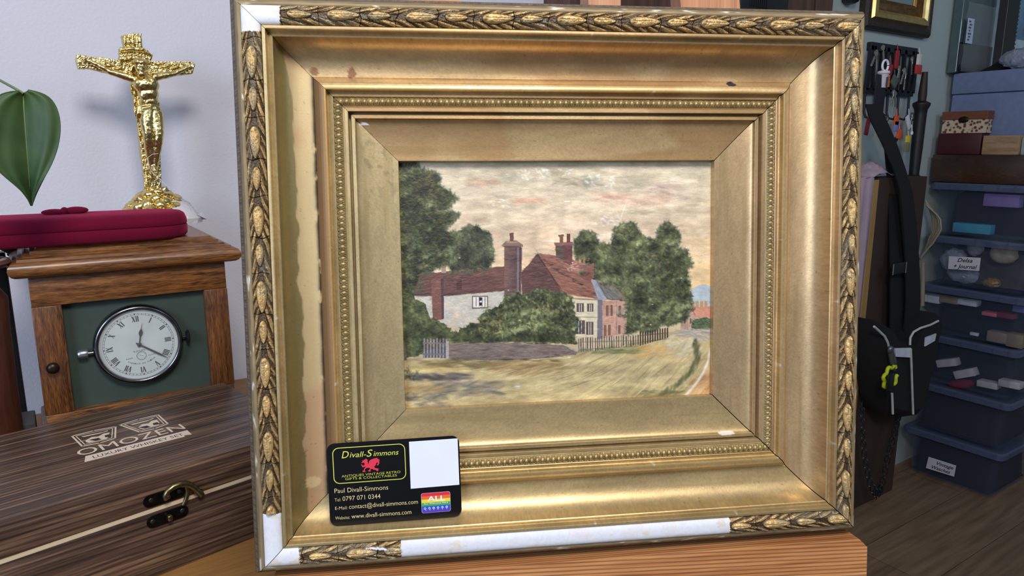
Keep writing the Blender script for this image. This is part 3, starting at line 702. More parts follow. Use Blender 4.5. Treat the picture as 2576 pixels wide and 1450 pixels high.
def C4(rgb, X):
    return np.broadcast_to(np.array(rgb, float), X.shape+(3,)).copy()
def mixc(C, rgb, k): k = np.clip(k, 0, 1)[..., None]; return C*(1-k)+np.array(rgb, float)*k
def finish(C, metal): return np.concatenate([lin(np.clip(C, 0, 255)), metal[..., None]], -1)
def gilt_col(side, S, Wg, D, mask, X, Y):
    C = C4(BASE[side], S); w_ = Wg/FWD
    n1 = fbm(S*18, Wg*60, 4, 1); n2 = fbm(S*90, Wg*300, 4, 4); n3 = fbm(S*40+3, Wg*40, 4, 9)
    C = C*(0.90+.20*n1)[..., None]*(0.94+.12*n2)[..., None]*(.91+.18*fbm(S*1100, Wg*1100, 3, 17))[..., None]
    C = mixc(C, (156, 134, 88), sstep(.55, .75, fbm(S*14, Wg*220, 4, 12))*.4)
    metal = np.full(S.shape, 1.0)
    if side == 'left':
        inside = sstep(.047, .049, w_)*(1-sstep(.098, .100, w_))
        edge = .068+.014*(fbm(S*22, S*0, 3, 5)-.5)*2+.006*(fbm(S*120, S*0, 2, 6)-.5)
        olive = inside*(1-sstep(edge-.0012, edge+.0012, w_)); C = mixc(C, (128, 116, 66), olive*.6)
        pale = inside*sstep(edge-.001, edge+.001, w_); C = mixc(C, (196, 174, 130), pale*.75); metal -= .35*pale
        C = mixc(C, (186, 142, 108), pale*sstep(.5, .6, fbm(S*14, Wg*20, 3, 22))*.6)
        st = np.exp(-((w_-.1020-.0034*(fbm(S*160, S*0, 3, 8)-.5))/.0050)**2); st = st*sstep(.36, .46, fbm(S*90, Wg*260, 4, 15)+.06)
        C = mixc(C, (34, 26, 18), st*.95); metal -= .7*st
        pk = sstep(.100, .102, w_)*(1-sstep(.117, .119, w_)); C = mixc(C, (126, 92, 58), pk*.85); metal -= .3*pk
        C = mixc(C, (214, 150, 70), sstep(.1178, .1186, w_)*(1-sstep(.1203, .1206, w_))*.8)
        mo = sstep(.58, .66, fbm(S*260, Wg*260, 3, 30))*sstep(.165, .175, w_)*sstep(.10, .20, -S/FWD)*sstep(.45,.6,fbm(S*30, Wg*30, 2, 31)+.15); C = mixc(C, (110, 104, 78), mo*.3)
    if side == 'top':
        C = mixc(C, (150, 108, 66), sstep(.5, .6, fbm(S*9, Wg*30, 3, 40))*sstep(.05, .06, w_)*.35)
    if side in ('top', 'bottom', 'right'):
        C = mixc(C, (200, 168, 84), np.exp(-((w_-.1195)/.0012)**2)*.6)
    C = mixc(C, (96, 80, 54), speck(S, Wg, 700, .82, 50)*.4)
    wh = speck(S, Wg, 260, .775, 60)*(np.exp(-((w_-.120)/.0015)**2)+np.exp(-((w_-.040)/.0015)**2)); C = mixc(C, (225, 222, 210), wh)
    # local damage
    for (px_, py_, rx, ry, col, k) in ((1870, 198, .0035, .0022, (34, 28, 34), 1.0), (775, 170, .003, .0028, (112, 72, 44), .7), (875, 172, .003, .004, (120, 72, 50), .75),
                                       (1185, 212, .0022, .0009, (235, 230, 220), 1), (905, 303, .0035, .0010, (232, 232, 226), 1), (1167, 1107, 0, 0, (0, 0, 0), 0), (1863, 1108, .0065, .0012, (224, 208, 196), 1),
                                       (770, 1240, .006, .004, (205, 190, 140), .5), (1222, 1021, .002, .0012, (230, 232, 226), 1), (1700, 1011, .002, .001, (230, 232, 226), .9)):
        if rx:
            u, v = fl(px_, py_); dd = np.sqrt(((X-u)/rx)**2+((Y-v)/ry)**2)+.7*(fbm(X*900, Y*900, 3, 70)-.5); q = 1-sstep(.85, 1.0, dd); C = mixc(C, col, q*k); metal = metal*(1-q*k*.9)
    return finish(C, np.clip(metal, 0, 1))

PATCH = {'top': [(-9, fl(704, 40)[0])], 'left': [(-9, -fl(640, 92)[1]), (-fl(690, 1288)[1], 9)], 'bottom': [(-9, fl(748, 1400)[0]), (fl(1003, 1385)[0], fl(1832, 1320)[0])], 'right': []}
def carve(side, S, Wg, Ln):
    w_ = Wg/FWD; v = (w_-.020)/.0145; s = S/FWD
    P = .1165; wob = .006*(fbm(s*9, v*1.2, 2, {'top': 2, 'bottom': 3, 'left': 4, 'right': 5}[side])-.5)
    t = ((s+wob+.03) % P)/P
    env = np.cos(np.clip(v, -1, 1)*PI/2)**.8
    av = np.abs(v)
    dist = t + .0
    sw = av**.8
    ph = s/P*5.0 - sw*2.1 + .30*np.sin(s*2*PI/P); rid = np.clip(1-np.abs((ph % 1)-.42)/.42, 0, 1)**.8
    ph2 = s/P*11.0 - sw*4.4 + .5*np.sin(s*2*PI/P+1)+1.2*fbm(s*60, v*3, 2, 14); rid2 = (1-np.abs((ph2 % 1)-.5)*2)
    amp = sstep(.10, .42, av)*(1-sstep(.93, 1.02, av)); leaf = (rid*.75+rid2*.38)*amp
    def oval(c, hl, hw):
        q = (np.abs((t-c)/hl))**2.0+(np.abs(v)/(hw*(1.0-.35*(t-c)/hl)))**2; e = np.sqrt(np.clip(1-q, 0, 1)); rib = 1-.45*np.exp(-(v/.055)**2)*(q < .9)-.12*np.exp(-((np.abs(v)-.22)/.05)**2)*(q < .7)
        return e*rib, q
    o1, q1 = oval(.30, .205, .52); o2, q2 = oval(.755, .15, .40)
    ov = np.maximum(o1, o2*.85); q = np.minimum(q1, q2)
    nod = np.zeros_like(s)
    for (c, vv) in ((.135, .12), (.15, -.22), (.22, .30), (.62, .1), (.66, -.2)): nod = np.maximum(nod, np.exp(-(((t-c)/.018)**2+((v-vv)/.10)**2)))
    rim = sstep(1.0, 1.18, q)
    kq = 1-sstep(.90, 1.08, q); h = leaf*.62*sstep(1.02, 1.30, q)*(1-kq)+(.42+.66*ov)*kq; h = h+.35*nod
    rough = (fbm(s*520, v*12, 3, 77)-.5)*.22
    crack = np.exp(-((np.abs(t-.515+.012*np.sin(v*4+s*30)))/.0035)**2)+np.exp(-((np.abs(t-.985+.01*np.sin(v*3)))/.003)**2)*.8
    h = h+rough-crack*.45
    relief = .0060*FWD*h + .0075*FWD*env
    patch = np.zeros_like(s)
    for a, b in PATCH[side]:
        j = .0006*(fbm(v*3, s*0+a, 3, 31)-.5)*4; patch = np.maximum(patch, sstep(a-.0003, a+.0003, S+j*FWD*2)*(1-sstep(b-.0003, b+.0003, S+j*FWD*2)))
    if side == 'bottom':
        u = fl(945, 1388)[0]; dd = np.abs(S-u)/.0105+np.abs(v-.35+(S-u)*18)/.20+.9*(fbm(S*700, v*6, 3, 3)-.5); patch = np.maximum(patch, (1-sstep(.8, 1.0, dd))*.95)
    flat = .0078*FWD*np.sqrt(np.clip(1-np.clip(av, 0, 1)**2.5, 0, 1)) + .00025*FWD*(fbm(S*400, Wg*400, 3, 90)-.5)
    wide = patch*(av < .96)
    return relief*(1-wide)+flat*wide, (h, wide, crack, ov, q)
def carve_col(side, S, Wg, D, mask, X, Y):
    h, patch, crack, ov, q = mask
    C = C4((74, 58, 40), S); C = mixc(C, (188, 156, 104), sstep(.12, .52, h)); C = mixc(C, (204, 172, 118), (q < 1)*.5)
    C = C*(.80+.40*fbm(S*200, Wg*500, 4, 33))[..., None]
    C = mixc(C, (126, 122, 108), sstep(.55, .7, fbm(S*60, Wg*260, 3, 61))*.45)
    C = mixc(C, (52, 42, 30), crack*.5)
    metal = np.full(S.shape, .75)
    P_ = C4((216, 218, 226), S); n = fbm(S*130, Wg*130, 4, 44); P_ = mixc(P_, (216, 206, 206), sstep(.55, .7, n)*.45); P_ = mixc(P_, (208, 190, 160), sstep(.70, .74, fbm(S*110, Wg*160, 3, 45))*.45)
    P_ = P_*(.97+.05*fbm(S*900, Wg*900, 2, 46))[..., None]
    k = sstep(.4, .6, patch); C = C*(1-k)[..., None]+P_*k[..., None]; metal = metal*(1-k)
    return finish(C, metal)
def bead(side, S, Wg, Ln):
    w_ = Wg/FWD; s = S/FWD; v = (w_-.1375)/.0062; P = .0093; t = (s % P)/P-.5
    egg = np.sqrt(np.clip(1-(t/.30)**2-((v+.05)/.78)**2, 0, 1)); r = np.sqrt((t/.42)**2+((v+.05)/.98)**2); ring = np.exp(-((r-1)/.13)**2)*(v < .75)
    h = np.maximum(egg*.9, ring*.8)*(np.abs(v) < 1.1)+.15*(fbm(s*900, v*4, 2, 8)-.5)
    return .0026*FWD*h, (h,)
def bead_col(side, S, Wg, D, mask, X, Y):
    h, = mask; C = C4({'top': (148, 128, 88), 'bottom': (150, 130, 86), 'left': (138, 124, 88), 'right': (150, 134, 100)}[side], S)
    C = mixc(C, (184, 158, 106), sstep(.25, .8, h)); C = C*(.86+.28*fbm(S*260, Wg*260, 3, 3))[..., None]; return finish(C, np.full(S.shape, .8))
def side_h(side, S, Wg, Ln):
    s = S/FWD; w_ = Wg/FWD; v = (w_+.0105)/.0060; P = .0125; t = (s % P)/P-.5
    b = (np.exp(-((np.abs(t)-.16)/.12)**2)*np.exp(-((v)/.6)**2)); return .0018*FWD*b, (b,)
def side_c(side, S, Wg, D, mask, X, Y):
    b, = mask; C = C4((98, 84, 68), S); C = mixc(C, (138, 122, 92), sstep(.3, .8, b)*.7); C = C*(.8+.35*fbm(S*220, Wg*400, 4, 21))[..., None]; return finish(C, np.full(S.shape, .45))

def lip_col(side, S, Wg, D, mask, X, Y):
    C = C4((138, 120, 88), S)*(.82+.3*fbm(S*120, Wg*500, 4, 23))[..., None]; return finish(mixc(C, (226, 224, 214), sstep(.72, .76, fbm(S*90, Wg*300, 3, 66))*.8), np.full(S.shape, .5))
A_ = (.0402, .0057)
scoop = [(.0490+.0475*(1-math.cos(a)), -.0045-.0465*math.sin(a)**.72) for a in np.linspace(0, math.radians(84), 30)]
main_prof = finer([(.0345, .0015), (.0350, .0050), (.0358, .0060), (.0395, .0060), A_, (.0406, .0030), (.0415, -.0040), (.0430, -.0062), (.0452, -.0050), (.0475, -.0036), (.0486, -.0042)] + scoop +
            [(.0968, -.0510), (.0975, -.0500), (.0984, -.0500), (.0992, -.0508), (.1015, -.0485), (.1050, -.0430), (.1095, -.0372), (.1140, -.0350), (.1180, -.0344), (.1198, -.0348), (.1208, -.0362), (.1212, -.0450), (.1225, -.0462), (.1255, -.0448), (.1290, -.0420), (.1300, -.0425), (.1306, -.0455), (.1312, -.0460)])
in_prof = finer([(.1438, -.0462), (.1450, -.0448), (.1462, -.0452), (.1475, -.0440), (.1520, -.0440), (.1528, -.0450), (.1530, -.0600), (.1560, -.0600)])
slip_prof = finer([(.1560, -.0600), (.1562, -.0520), (.1570, -.0510), (.1622, -.0508), (.1630, -.0516), (.1634, -.0560)]+[(.1634+.0640*(1-math.cos(a))**.9, -.0560-.0115*math.sin(a)) for a in np.linspace(.05, PI/2, 22)]+[(.2285, -.0676), (.2290, -.0690), (.2290, -.0830)])
carved_prof = [(.0055+.029*k/41, .0012) for k in range(42)]
bead_prof = [(.1312+.0126*k/21, -.0462+.0035*math.sin(PI*k/21)) for k in range(22)]
lip_prof = finer([(-.020, -.046), (-.0185, -.043), (-.0165, -.036), (-.0155, -.030), (-.0155, -.026)])
lip2 = finer([(-.0045, -.0045), (-.0020, -.0005), (.0005, .0016), (.0032, .0020), (.0050, .0016), (.0055, .0012)], .0006)
side_prof = [(-.0155+.011*k/11, -.026+.0215*k/11) for k in range(12)]
def joined(parts, name, par):
    VV = []; FF = []; CC = []; n = 0
    for V, Fq, C in parts: VV.append(V); FF.append(Fq+n); CC.append(C); n += len(V)
    return link_mesh(name, np.concatenate(VV), np.concatenate(FF), GILT, par, smooth=38, local=True, col=np.concatenate(CC))
for sd in ('top', 'left', 'bottom', 'right'):
    rl = joined([rail_mesh(sd, main_prof, 420, None, gilt_col), rail_mesh(sd, in_prof, 160, None, gilt_col), rail_mesh(sd, lip2, 160, None, lip_col), rail_mesh(sd, lip_prof, 60, None, lip_col)], 'frame_rail', pf)
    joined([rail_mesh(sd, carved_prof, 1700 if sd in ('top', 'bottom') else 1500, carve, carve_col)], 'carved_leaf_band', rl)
    joined([rail_mesh(sd, bead_prof, 1700 if sd in ('top', 'bottom') else 1460, bead, bead_col)], 'beaded_band', rl)
    joined([rail_mesh(sd, side_prof, 700, side_h, side_c)], 'carved_side_band', rl)
    joined([rail_mesh(sd, slip_prof, 300, None, gilt_col)], 'inner_slip', pf)
bb = MB(); q = .086*FWD
bb.box2((-FWD*.512, -FHT*.512, -.112*FWD), (FWD*.512, FHT*.512, -.100*FWD)); 
for sx, sy, ex, ey in ((0, 1, .515, .02), (0, -1, .515, .02)): bb.box((0, sy*(FHT/2+.006*FWD), -.072*FWD), (FWD*1.03, .012*FWD, .05*FWD))
for sx in (1, -1): bb.box((sx*(FWD/2+.006*FWD), 0, -.072*FWD), (.012*FWD, FHT*1.03, .05*FWD))
bb.build('back_board', plain('dark_back_board', (30, 22, 16), .9), pf, local=True)

# ------------------------------------------------------------------ the painting itself (painted as colour on a fine grid)
CW, CHh = 918, 726; Kc = .5
IM = np.zeros((CHh, CW, 3)); HT = np.zeros((CHh, CW)); yy, xx = np.mgrid[0:CHh, 0:CW].astype(float); prs = np.random.RandomState(12)
def pmask(poly, rag=0, rsc=.06, seed=0, soft=1.2):
    P = np.array(poly, float)*Kc
    x0_, x1_ = int(max(P[:, 0].min()-rag-4, 0)), int(min(P[:, 0].max()+rag+5, CW)); y0_, y1_ = int(max(P[:, 1].min()-rag-4, 0)), int(min(P[:, 1].max()+rag+5, CHh))
    X = xx[y0_:y1_, x0_:x1_]; Y = yy[y0_:y1_, x0_:x1_]
    if rag: X = X+rag*2*(fbm(X*rsc, Y*rsc, 3, seed)-.5)*1.6; Y = Y+rag*2*(fbm(X*rsc+9, Y*rsc, 3, seed+5)-.5)*1.6
    ins = np.zeros(X.shape, bool); dist = np.full(X.shape, 1e9)
    n = len(P)
    for i in range(n):
        xa, ya = P[i]; xb, yb = P[(i+1) % n]
        if ya != yb: c = ((ya > Y) != (yb > Y)) & (X < (xb-xa)*(Y-ya)/(yb-ya)+xa); ins ^= c
    return ins.astype(float), (slice(y0_, y1_), slice(x0_, x1_))
def fillp(poly, col, rag=0, al=1.0, rsc=.06, seed=0, var=.06):
    m_, sl = pmask(poly, rag, rsc, seed); n_ = 1+var*2*(fbm(xx[sl]*.12, yy[sl]*.3, 3, seed+40)-.5)
    c = np.array(col, float)*n_[..., None]; k = (m_*al)[..., None]; IM[sl] = IM[sl]*(1-k)+c*k; return m_, sl
def dab(x, y, ang, ln, wd, col, al=.8, hh=.5):
    x *= Kc; y *= Kc; ln *= Kc; wd *= Kc; R = int(max(ln, wd)*1.25)+2
    xa, xb, ya, yb = int(x)-R, int(x)+R+1, int(y)-R, int(y)+R+1
    xa = max(xa, 0); ya = max(ya, 0); xb = min(xb, CW); yb = min(yb, CHh)
    if xa >= xb or ya >= yb: return
    X = xx[ya:yb, xa:xb]-x; Y = yy[ya:yb, xa:xb]-y; c, s = math.cos(ang), math.sin(ang)
    u = (X*c+Y*s)/ln; v = (-X*s+Y*c)/wd
    m_ = np.exp(-(u**4+v**2*1.6)); br_ = .78+.22*np.sin(v*7+x+u*1.5)
    k = np.clip(m_*al*br_, 0, 1); kk = k[..., None]; sh_ = 1+.07*np.sin(v*9+y)
    IM[ya:yb, xa:xb] = IM[ya:yb, xa:xb]*(1-kk)+np.array(col, float)*sh_[..., None]*kk
    HT[ya:yb, xa:xb] = HT[ya:yb, xa:xb]*(1-k*.6)+k*hh*br_
def jc(cols, j=10):
    c = np.array(cols[prs.randint(len(cols))], float); return c+prs.normal(0, j)+prs.normal(0, j*.35, 3)
def dabs(n, box_, ang, aj, ln, wd, cols, al=.7, mask=None, j=9, hh=.5):
    x0_, y0_, x1_, y1_ = box_; i = 0; t = 0
    while i < n and t < n*12:
        t += 1; x = prs.uniform(x0_, x1_); y = prs.uniform(y0_, y1_)
        if mask is not None:
            X = int(min(max(x*Kc, 0), CW-1)); Y = int(min(max(y*Kc, 0), CHh-1))
            if mask[Y, X] < .5: continue
        a = ang(x, y) if callable(ang) else ang
        dab(x, y, a+prs.normal(0, aj), ln*prs.uniform(.6, 1.3), wd*prs.uniform(.6, 1.3), jc(cols, j), al*prs.uniform(.5, 1), hh); i += 1
def full(polys, rag=0, seed=0):
    M_ = np.zeros((CHh, CW))
    for p in polys: m_, sl = pmask(p, rag, seed=seed); M_[sl] = np.maximum(M_[sl], m_)
    return M_
def ell(cx_, cy_, rx, ry, n=26, w_=.0, sd=0):
    r2 = random.Random(sd); return [(cx_+rx*math.cos(2*PI*k/n)*(1+r2.uniform(-w_, w_)), cy_+ry*math.sin(2*PI*k/n)*(1+r2.uniform(-w_, w_))) for k in range(n)]
# sky
v = yy/Kc; u = xx/Kc
def lerp3(stops, t):
    xs = [s[0] for s in stops]; return np.stack([np.interp(t, xs, [s[1][k] for s in stops]) for k in range(3)], -1)
IM[:] = lerp3([(0, (186, 174, 142)), (200, (206, 188, 156)), (400, (212, 184, 148)), (560, (222, 188, 148)), (720, (224, 186, 138)), (900, (200, 176, 140)), (1450, (176, 160, 116))], v)
rx_ = sstep(1500, 1830, u)*sstep(300, 700, v); IM[:] = IM*(1-.5*rx_[..., None])+np.array((226, 188, 112))*.5*rx_[..., None]
IM *= (1+.10*(fbm(xx*.02, yy*.09, 4, 2)-.5))[..., None]
dabs(1500, (20, 20, 1830, 760), lambda x, y: .12*math.sin(x*.006)+.1*math.sin(y*.03), .18, 42, 6, [(206, 190, 158), (196, 180, 146), (218, 196, 162), (186, 172, 140), (212, 190, 160)], .35, j=6)
for i in range(420):
    x, y = prs.uniform(180, 1830), prs.uniform(20, 560); dab(x, y, prs.normal(.05, .2), prs.uniform(30, 90), prs.uniform(8, 22), jc([(196, 182, 152), (224, 206, 178), (186, 170, 146), (216, 190, 164), (206, 178, 156)], 6), .32)
for b_, c_, n_, l_ in (((420, 110, 600, 150), [(214, 160, 128), (206, 170, 140)], 40, 30), ((690, 225, 860, 250), [(206, 142, 112), (212, 160, 130)], 34, 26), ((1150, 200, 1560, 260), [(206, 152, 128), (200, 160, 140), (214, 172, 146)], 90, 34),
                       ((1450, 150, 1620, 200), [(168, 140, 130), (190, 160, 146)], 40, 24), ((540, 425, 600, 450), [(220, 166, 150)], 12, 18), ((920, 110, 1040, 150), [(150, 140, 114), (166, 154, 126)], 40, 24),
                       ((1080, 95, 1180, 160), [(140, 140, 124), (160, 156, 136)], 40, 26), ((180, 60, 420, 130), [(190, 176, 150)], 30, 34), ((1150, 420, 1260, 480), [(232, 216, 200)], 16, 20)):
    dabs(n_, b_, .1, .2, l_, 7, c_, .55, j=5)
for b_, a_, n_, l_, w_ in (((730, 60, 900, 120), .5, 46, 20, 5), ((1090, 80, 1260, 175), .6, 46, 20, 5), ((560, 230, 700, 280), .3, 16, 20, 4), ((1150, 290, 1290, 390), .75, 40, 26, 4), ((940, 60, 1020, 100), -.4, 14, 18, 4), ((640, 80, 760, 110), .2, 16, 20, 4)):
    dabs(int(n_*.8), b_, a_, .5, l_*.55, w_*1.5, [(226, 222, 208), (236, 234, 226), (208, 202, 182)], .7, j=5, hh=1.4)
dab(1310, 300, -1.25, 70, 3, (232, 220, 190), .8, 1.5); dab(990, 245, 0, 14, 5, (240, 236, 226), .9, 1.5)
dabs(60, (880, 470, 1010, 560), -.6, .5, 22, 5, [(232, 200, 150), (222, 180, 136)], .5, j=5)
# far hill and houses
fillp(ell(1765, 800, 82, 84), (168, 180, 190), 1); fillp(ell(1690, 820, 60, 60), (170, 184, 190), 2)
fillp([(1640, 860), (1690, 845), (1720, 870), (1810, 850), (1815, 980), (1630, 985)], (196, 166, 140), 1)
fillp([(1690, 850), (1812, 840), (1814, 906), (1712, 902)], (206, 138, 110), 1)
for x in (1698, 1722, 1748, 1772): fillp([(x, 812), (x+16, 812), (x+18, 850), (x-2, 850)], (190, 140, 96), 0)
fillp([(1638, 884), (1662, 850), (1682, 884), (1682, 975), (1640, 975)], (176, 138, 120), 0); fillp([(1682, 884), (1700, 854), (1722, 890), (1716, 950), (1684, 960)], (186, 146, 126), 0)
for x in (1655, 1690): fillp([(x, 910), (x+8, 910), (x+8, 940), (x, 940)], (112, 84, 72))
for a_, b_ in (((1638, 884), (1662, 850)), ((1662, 850), (1684, 890)), ((1684, 884), (1700, 856)), ((1700, 856), (1722, 896))): dab((a_[0]+b_[0])/2, (a_[1]+b_[1])/2, math.atan2(b_[1]-a_[1], b_[0]-a_[0]), 22, 3, (110, 82, 66), .8)
# trees
G1 = [(58, 68, 46), (74, 84, 52), (46, 56, 44), (92, 102, 62), (62, 76, 64), (36, 44, 38), (104, 92, 56)]
G2 = [(96, 114, 84), (110, 126, 92), (88, 108, 94), (78, 100, 66)]
tl = [[(20, 20), (150, 20), (165, 60), (230, 70), (270, 105), (240, 135), (300, 180), (362, 215), (330, 250), (290, 290), (388, 318), (330, 370), (300, 400), (390, 440), (345, 500), (330, 600), (160, 660), (120, 900), (110, 1100), (60, 1180), (20, 1180)]]
ML = full(tl, 7, 3); k = ML[..., None]; IM[:] = IM*(1-k)+np.array((60, 72, 56))*k
dabs(1500, (20, 20, 400, 900), lambda x, y: .35+.3*math.sin(x*.02), .5, 15, 5.5, G1, .75, ML)
dabs(520, (20, 40, 390, 800), lambda x, y: .25, .5, 13, 4, G2, .6, ML, hh=.9); dabs(110, (120, 60, 380, 330), .4, .4, 14, 4, [(126, 104, 62), (140, 116, 74)], .45, ML)
tr2 = [ell(455, 500, 110, 112, 26, .08, 1), ell(420, 570, 90, 80, 20, .06, 2), ell(510, 560, 66, 76, 20, .1, 3), [(330, 560), (560, 560), (540, 610), (330, 650)]]
M2 = full(tr2, 6, 8); k = M2[..., None]; IM[:] = IM*(1-k)+np.array((66, 74, 68))*k
dabs(700, (320, 360, 590, 650), lambda x, y: .8, .6, 12, 5, [(60, 68, 64), (74, 80, 76), (84, 92, 84), (56, 60, 62), (72, 88, 66)], .7, M2); dabs(150, (430, 380, 585, 620), .7, .5, 11, 4, G2, .55, M2)
tr3 = [ell(1100, 490, 70, 78, 22, .08, 4), ell(1210, 560, 80, 72, 20, .06, 5), ell(1335, 480, 90, 112, 26, .08, 6), ell(1445, 520, 90, 70, 22, .06, 7), ell(1560, 470, 62, 104, 26, .08, 8), ell(1600, 600, 92, 110, 26, .06, 9), ell(1450, 700, 200, 180, 30, .04, 10), ell(1560, 790, 140, 160, 26, .05, 11), ell(1440, 880, 130, 100, 20, .05, 12), [(1030, 480), (1400, 500), (1500, 960), (1300, 1000), (1320, 800), (1140, 690), (1030, 600)]]
M3 = full(tr3, 6, 14); k = M3[..., None]; IM[:] = IM*(1-k)+np.array((72, 86, 70))*k
dabs(2000, (1020, 360, 1710, 1010), lambda x, y: .5+.6*math.sin(x*.011), .6, 14, 6, [(60, 72, 52), (80, 92, 62), (96, 110, 76), (50, 62, 48), (74, 92, 80), (44, 54, 48), (92, 80, 58)], .7, M3)
dabs(650, (1060, 370, 1700, 960), lambda x, y: .7, .6, 13, 4.5, [(112, 132, 104), (126, 142, 112), (104, 126, 112), (98, 120, 84)], .6, M3, hh=1.0)
dabs(200, (1150, 560, 1500, 960), .6, .6, 14, 6, [(48, 58, 52), (44, 52, 48)], .6, M3)
fillp(ell(1760, 940, 68, 36, 20, .1, 2), (96, 110, 80), 3); dabs(90, (1700, 905, 1815, 975), .3, .5, 9, 4, G2+G1, .6)
# ground and road
ground = [(20, 1130), (160, 1140), (520, 1150), (1050, 1110), (1570, 990), (1640, 975), (1835, 985), (1835, 1450), (20, 1450)]
fillp(ground, (184, 164, 112), 2)
MG = full([ground])
ang = lambda x, y: -.10-.62*sstep(700, 1750, x)*1.0
def angr(x, y): return float(-.06-.75*sstep(500, 1700, x))
dabs(1900, (20, 1000, 1830, 1440), angr, .12, 48, 6, [(196, 178, 128), (184, 164, 110), (206, 188, 142), (172, 150, 104), (190, 168, 120), (160, 140, 98)], .5, MG, j=7)
dabs(150, (150, 1150, 980, 1200), -.05, .15, 44, 7, [(116, 98, 56), (134, 112, 62), (98, 88, 54)], .5, MG); dabs(90, (60, 1180, 420, 1220), .05, .2, 40, 7, [(206, 180, 116), (192, 164, 98)], .5, MG)
dabs(60, (100, 1225, 420, 1260), .10, .15, 40, 9, [(70, 66, 74), (92, 86, 84), (108, 100, 96)], .7, MG); dabs(70, (180, 1270, 600, 1350), -.12, .15, 50, 9, [(86, 86, 94), (104, 100, 98), (128, 118, 104)], .55, MG)
dabs(50, (60, 1340, 300, 1420), -.1, .3, 30, 9, [(98, 94, 92), (118, 112, 100), (88, 82, 84)], .6, MG); dabs(40, (70, 1290, 300, 1330), -.1, .2, 40, 6, [(196, 150, 84), (186, 140, 80)], .5, MG)
dabs(80, (560, 1160, 960, 1230), -.22, .08, 50, 4, [(150, 116, 72), (172, 132, 84)], .6, MG)
for q in range(26):
    x = prs.uniform(900, 1600); y = prs.uniform(1130, 1370); dab(x, y, angr(x, y)+prs.normal(0, .06), 60, 3, jc([(150, 112, 78), (128, 104, 78), (214, 196, 150)], 6), .6, .9)
dabs(90, (1330, 1060, 1590, 1130), -.2, .2, 30, 6, [(214, 160, 82), (196, 150, 84), (206, 176, 110)], .6, MG); dabs(80, (1120, 1050, 1420, 1110), -.18, .2, 26, 6, [(126, 130, 76), (146, 144, 88)], .6, MG)
dabs(110, (1560, 1000, 1760, 1120), -.5, .3, 26, 7, [(210, 198, 166), (196, 184, 150), (184, 176, 150)], .6, MG)
for t in np.linspace(0, 1, 60):      # grass strip beside the path
    x = 1770-60*(1-t)**2-350*t**2.2+40*t; y = 1035+340*t; dab(x+prs.normal(0, 7), y, 1.9, 22, 9, jc([(92, 96, 60), (112, 110, 68), (84, 82, 58)], 7), .75)
fillp([(1835, 1060), (1800, 1130), (1770, 1230), (1700, 1300), (1640, 1365), (1835, 1365)], (206, 168, 116), 3, al=.85); dabs(60, (1700, 1250, 1830, 1370), -.8, .2, 30, 7, [(190, 128, 70), (214, 176, 124), (200, 146, 90)], .6)
for t in np.linspace(0, 1, 40): dab(1806-14*t-140*t*t, 1080+280*t, 1.85+.3*t, 20, 7, (216, 206, 186), .7)
dabs(60, (1420, 1320, 1640, 1370), -.2, .2, 30, 7, [(112, 106, 62), (98, 100, 62)], .6)
dabs(70, (1610, 975, 1830, 1015), .12, .12, 34, 5, [(160, 150, 150), (140, 130, 136), (186, 176, 166)], .7, hh=.8); dabs(40, (1700, 1000, 1830, 1040), .45, .12, 30, 4, [(150, 138, 136), (196, 184, 160)], .6)
# left building
fillp([(120, 780), (640, 745), (640, 800), (480, 960), (330, 960), (118, 860)], (186, 180, 166), 1, var=.1); dabs(90, (290, 800, 620, 950), .05, .3, 26, 7, [(200, 192, 174), (176, 168, 158), (206, 184, 150), (168, 162, 160)], .6); dabs(18, (345, 870, 470, 940), 0, .3, 14, 6, [(220, 170, 112)], .6)
roof = [(150, 655), (640, 612), (636, 752), (280, 782), (112, 782)]
fillp(roof, (112, 76, 70), 1); MR = full([roof]); dabs(430, (110, 610, 640, 785), -.10, .12, 20, 3.2, [(98, 66, 62), (126, 86, 76), (84, 58, 60), (142, 98, 82), (112, 70, 60)], .75, MR, j=8)
dabs(40, (115, 765, 640, 790), -.10, .05, 30, 3, [(76, 54, 56)], .7, MR); fillp([(360, 695), (390, 690), (390, 745), (360, 748)], (96, 56, 52))
fillp([(214, 682), (272, 668), (284, 915), (224, 922)], (132, 82, 72), 0); dabs(90, (216, 680, 268, 915), .0, .15, 12, 3.5, [(146, 92, 78), (118, 72, 66), (160, 108, 92)], .7); fillp([(268, 670), (284, 668), (288, 910), (276, 914)], (88, 66, 74)); fillp([(206, 668), (280, 660), (282, 682), (210, 690)], (120, 80, 66))
fillp([(272, 606), (298, 606), (300, 650), (274, 652)], (150, 130, 112)); fillp([(280, 600), (292, 600), (292, 612), (280, 612)], (110, 90, 70))
fillp([(448, 782), (540, 782), (540, 852), (448, 856)], (120, 96, 80)); fillp([(454, 788), (534, 788), (534, 844), (454, 848)], (208, 204, 196))
for x in (470, 487, 503, 520): fillp([(x, 790), (x+4, 790), (x+4, 842), (x, 842)], (110, 96, 88))
fillp([(486, 790), (502, 790), (503, 806), (488, 812)], (44, 40, 40)); fillp([(488, 820), (503, 820), (503, 838), (490, 838)], (44, 40, 40))
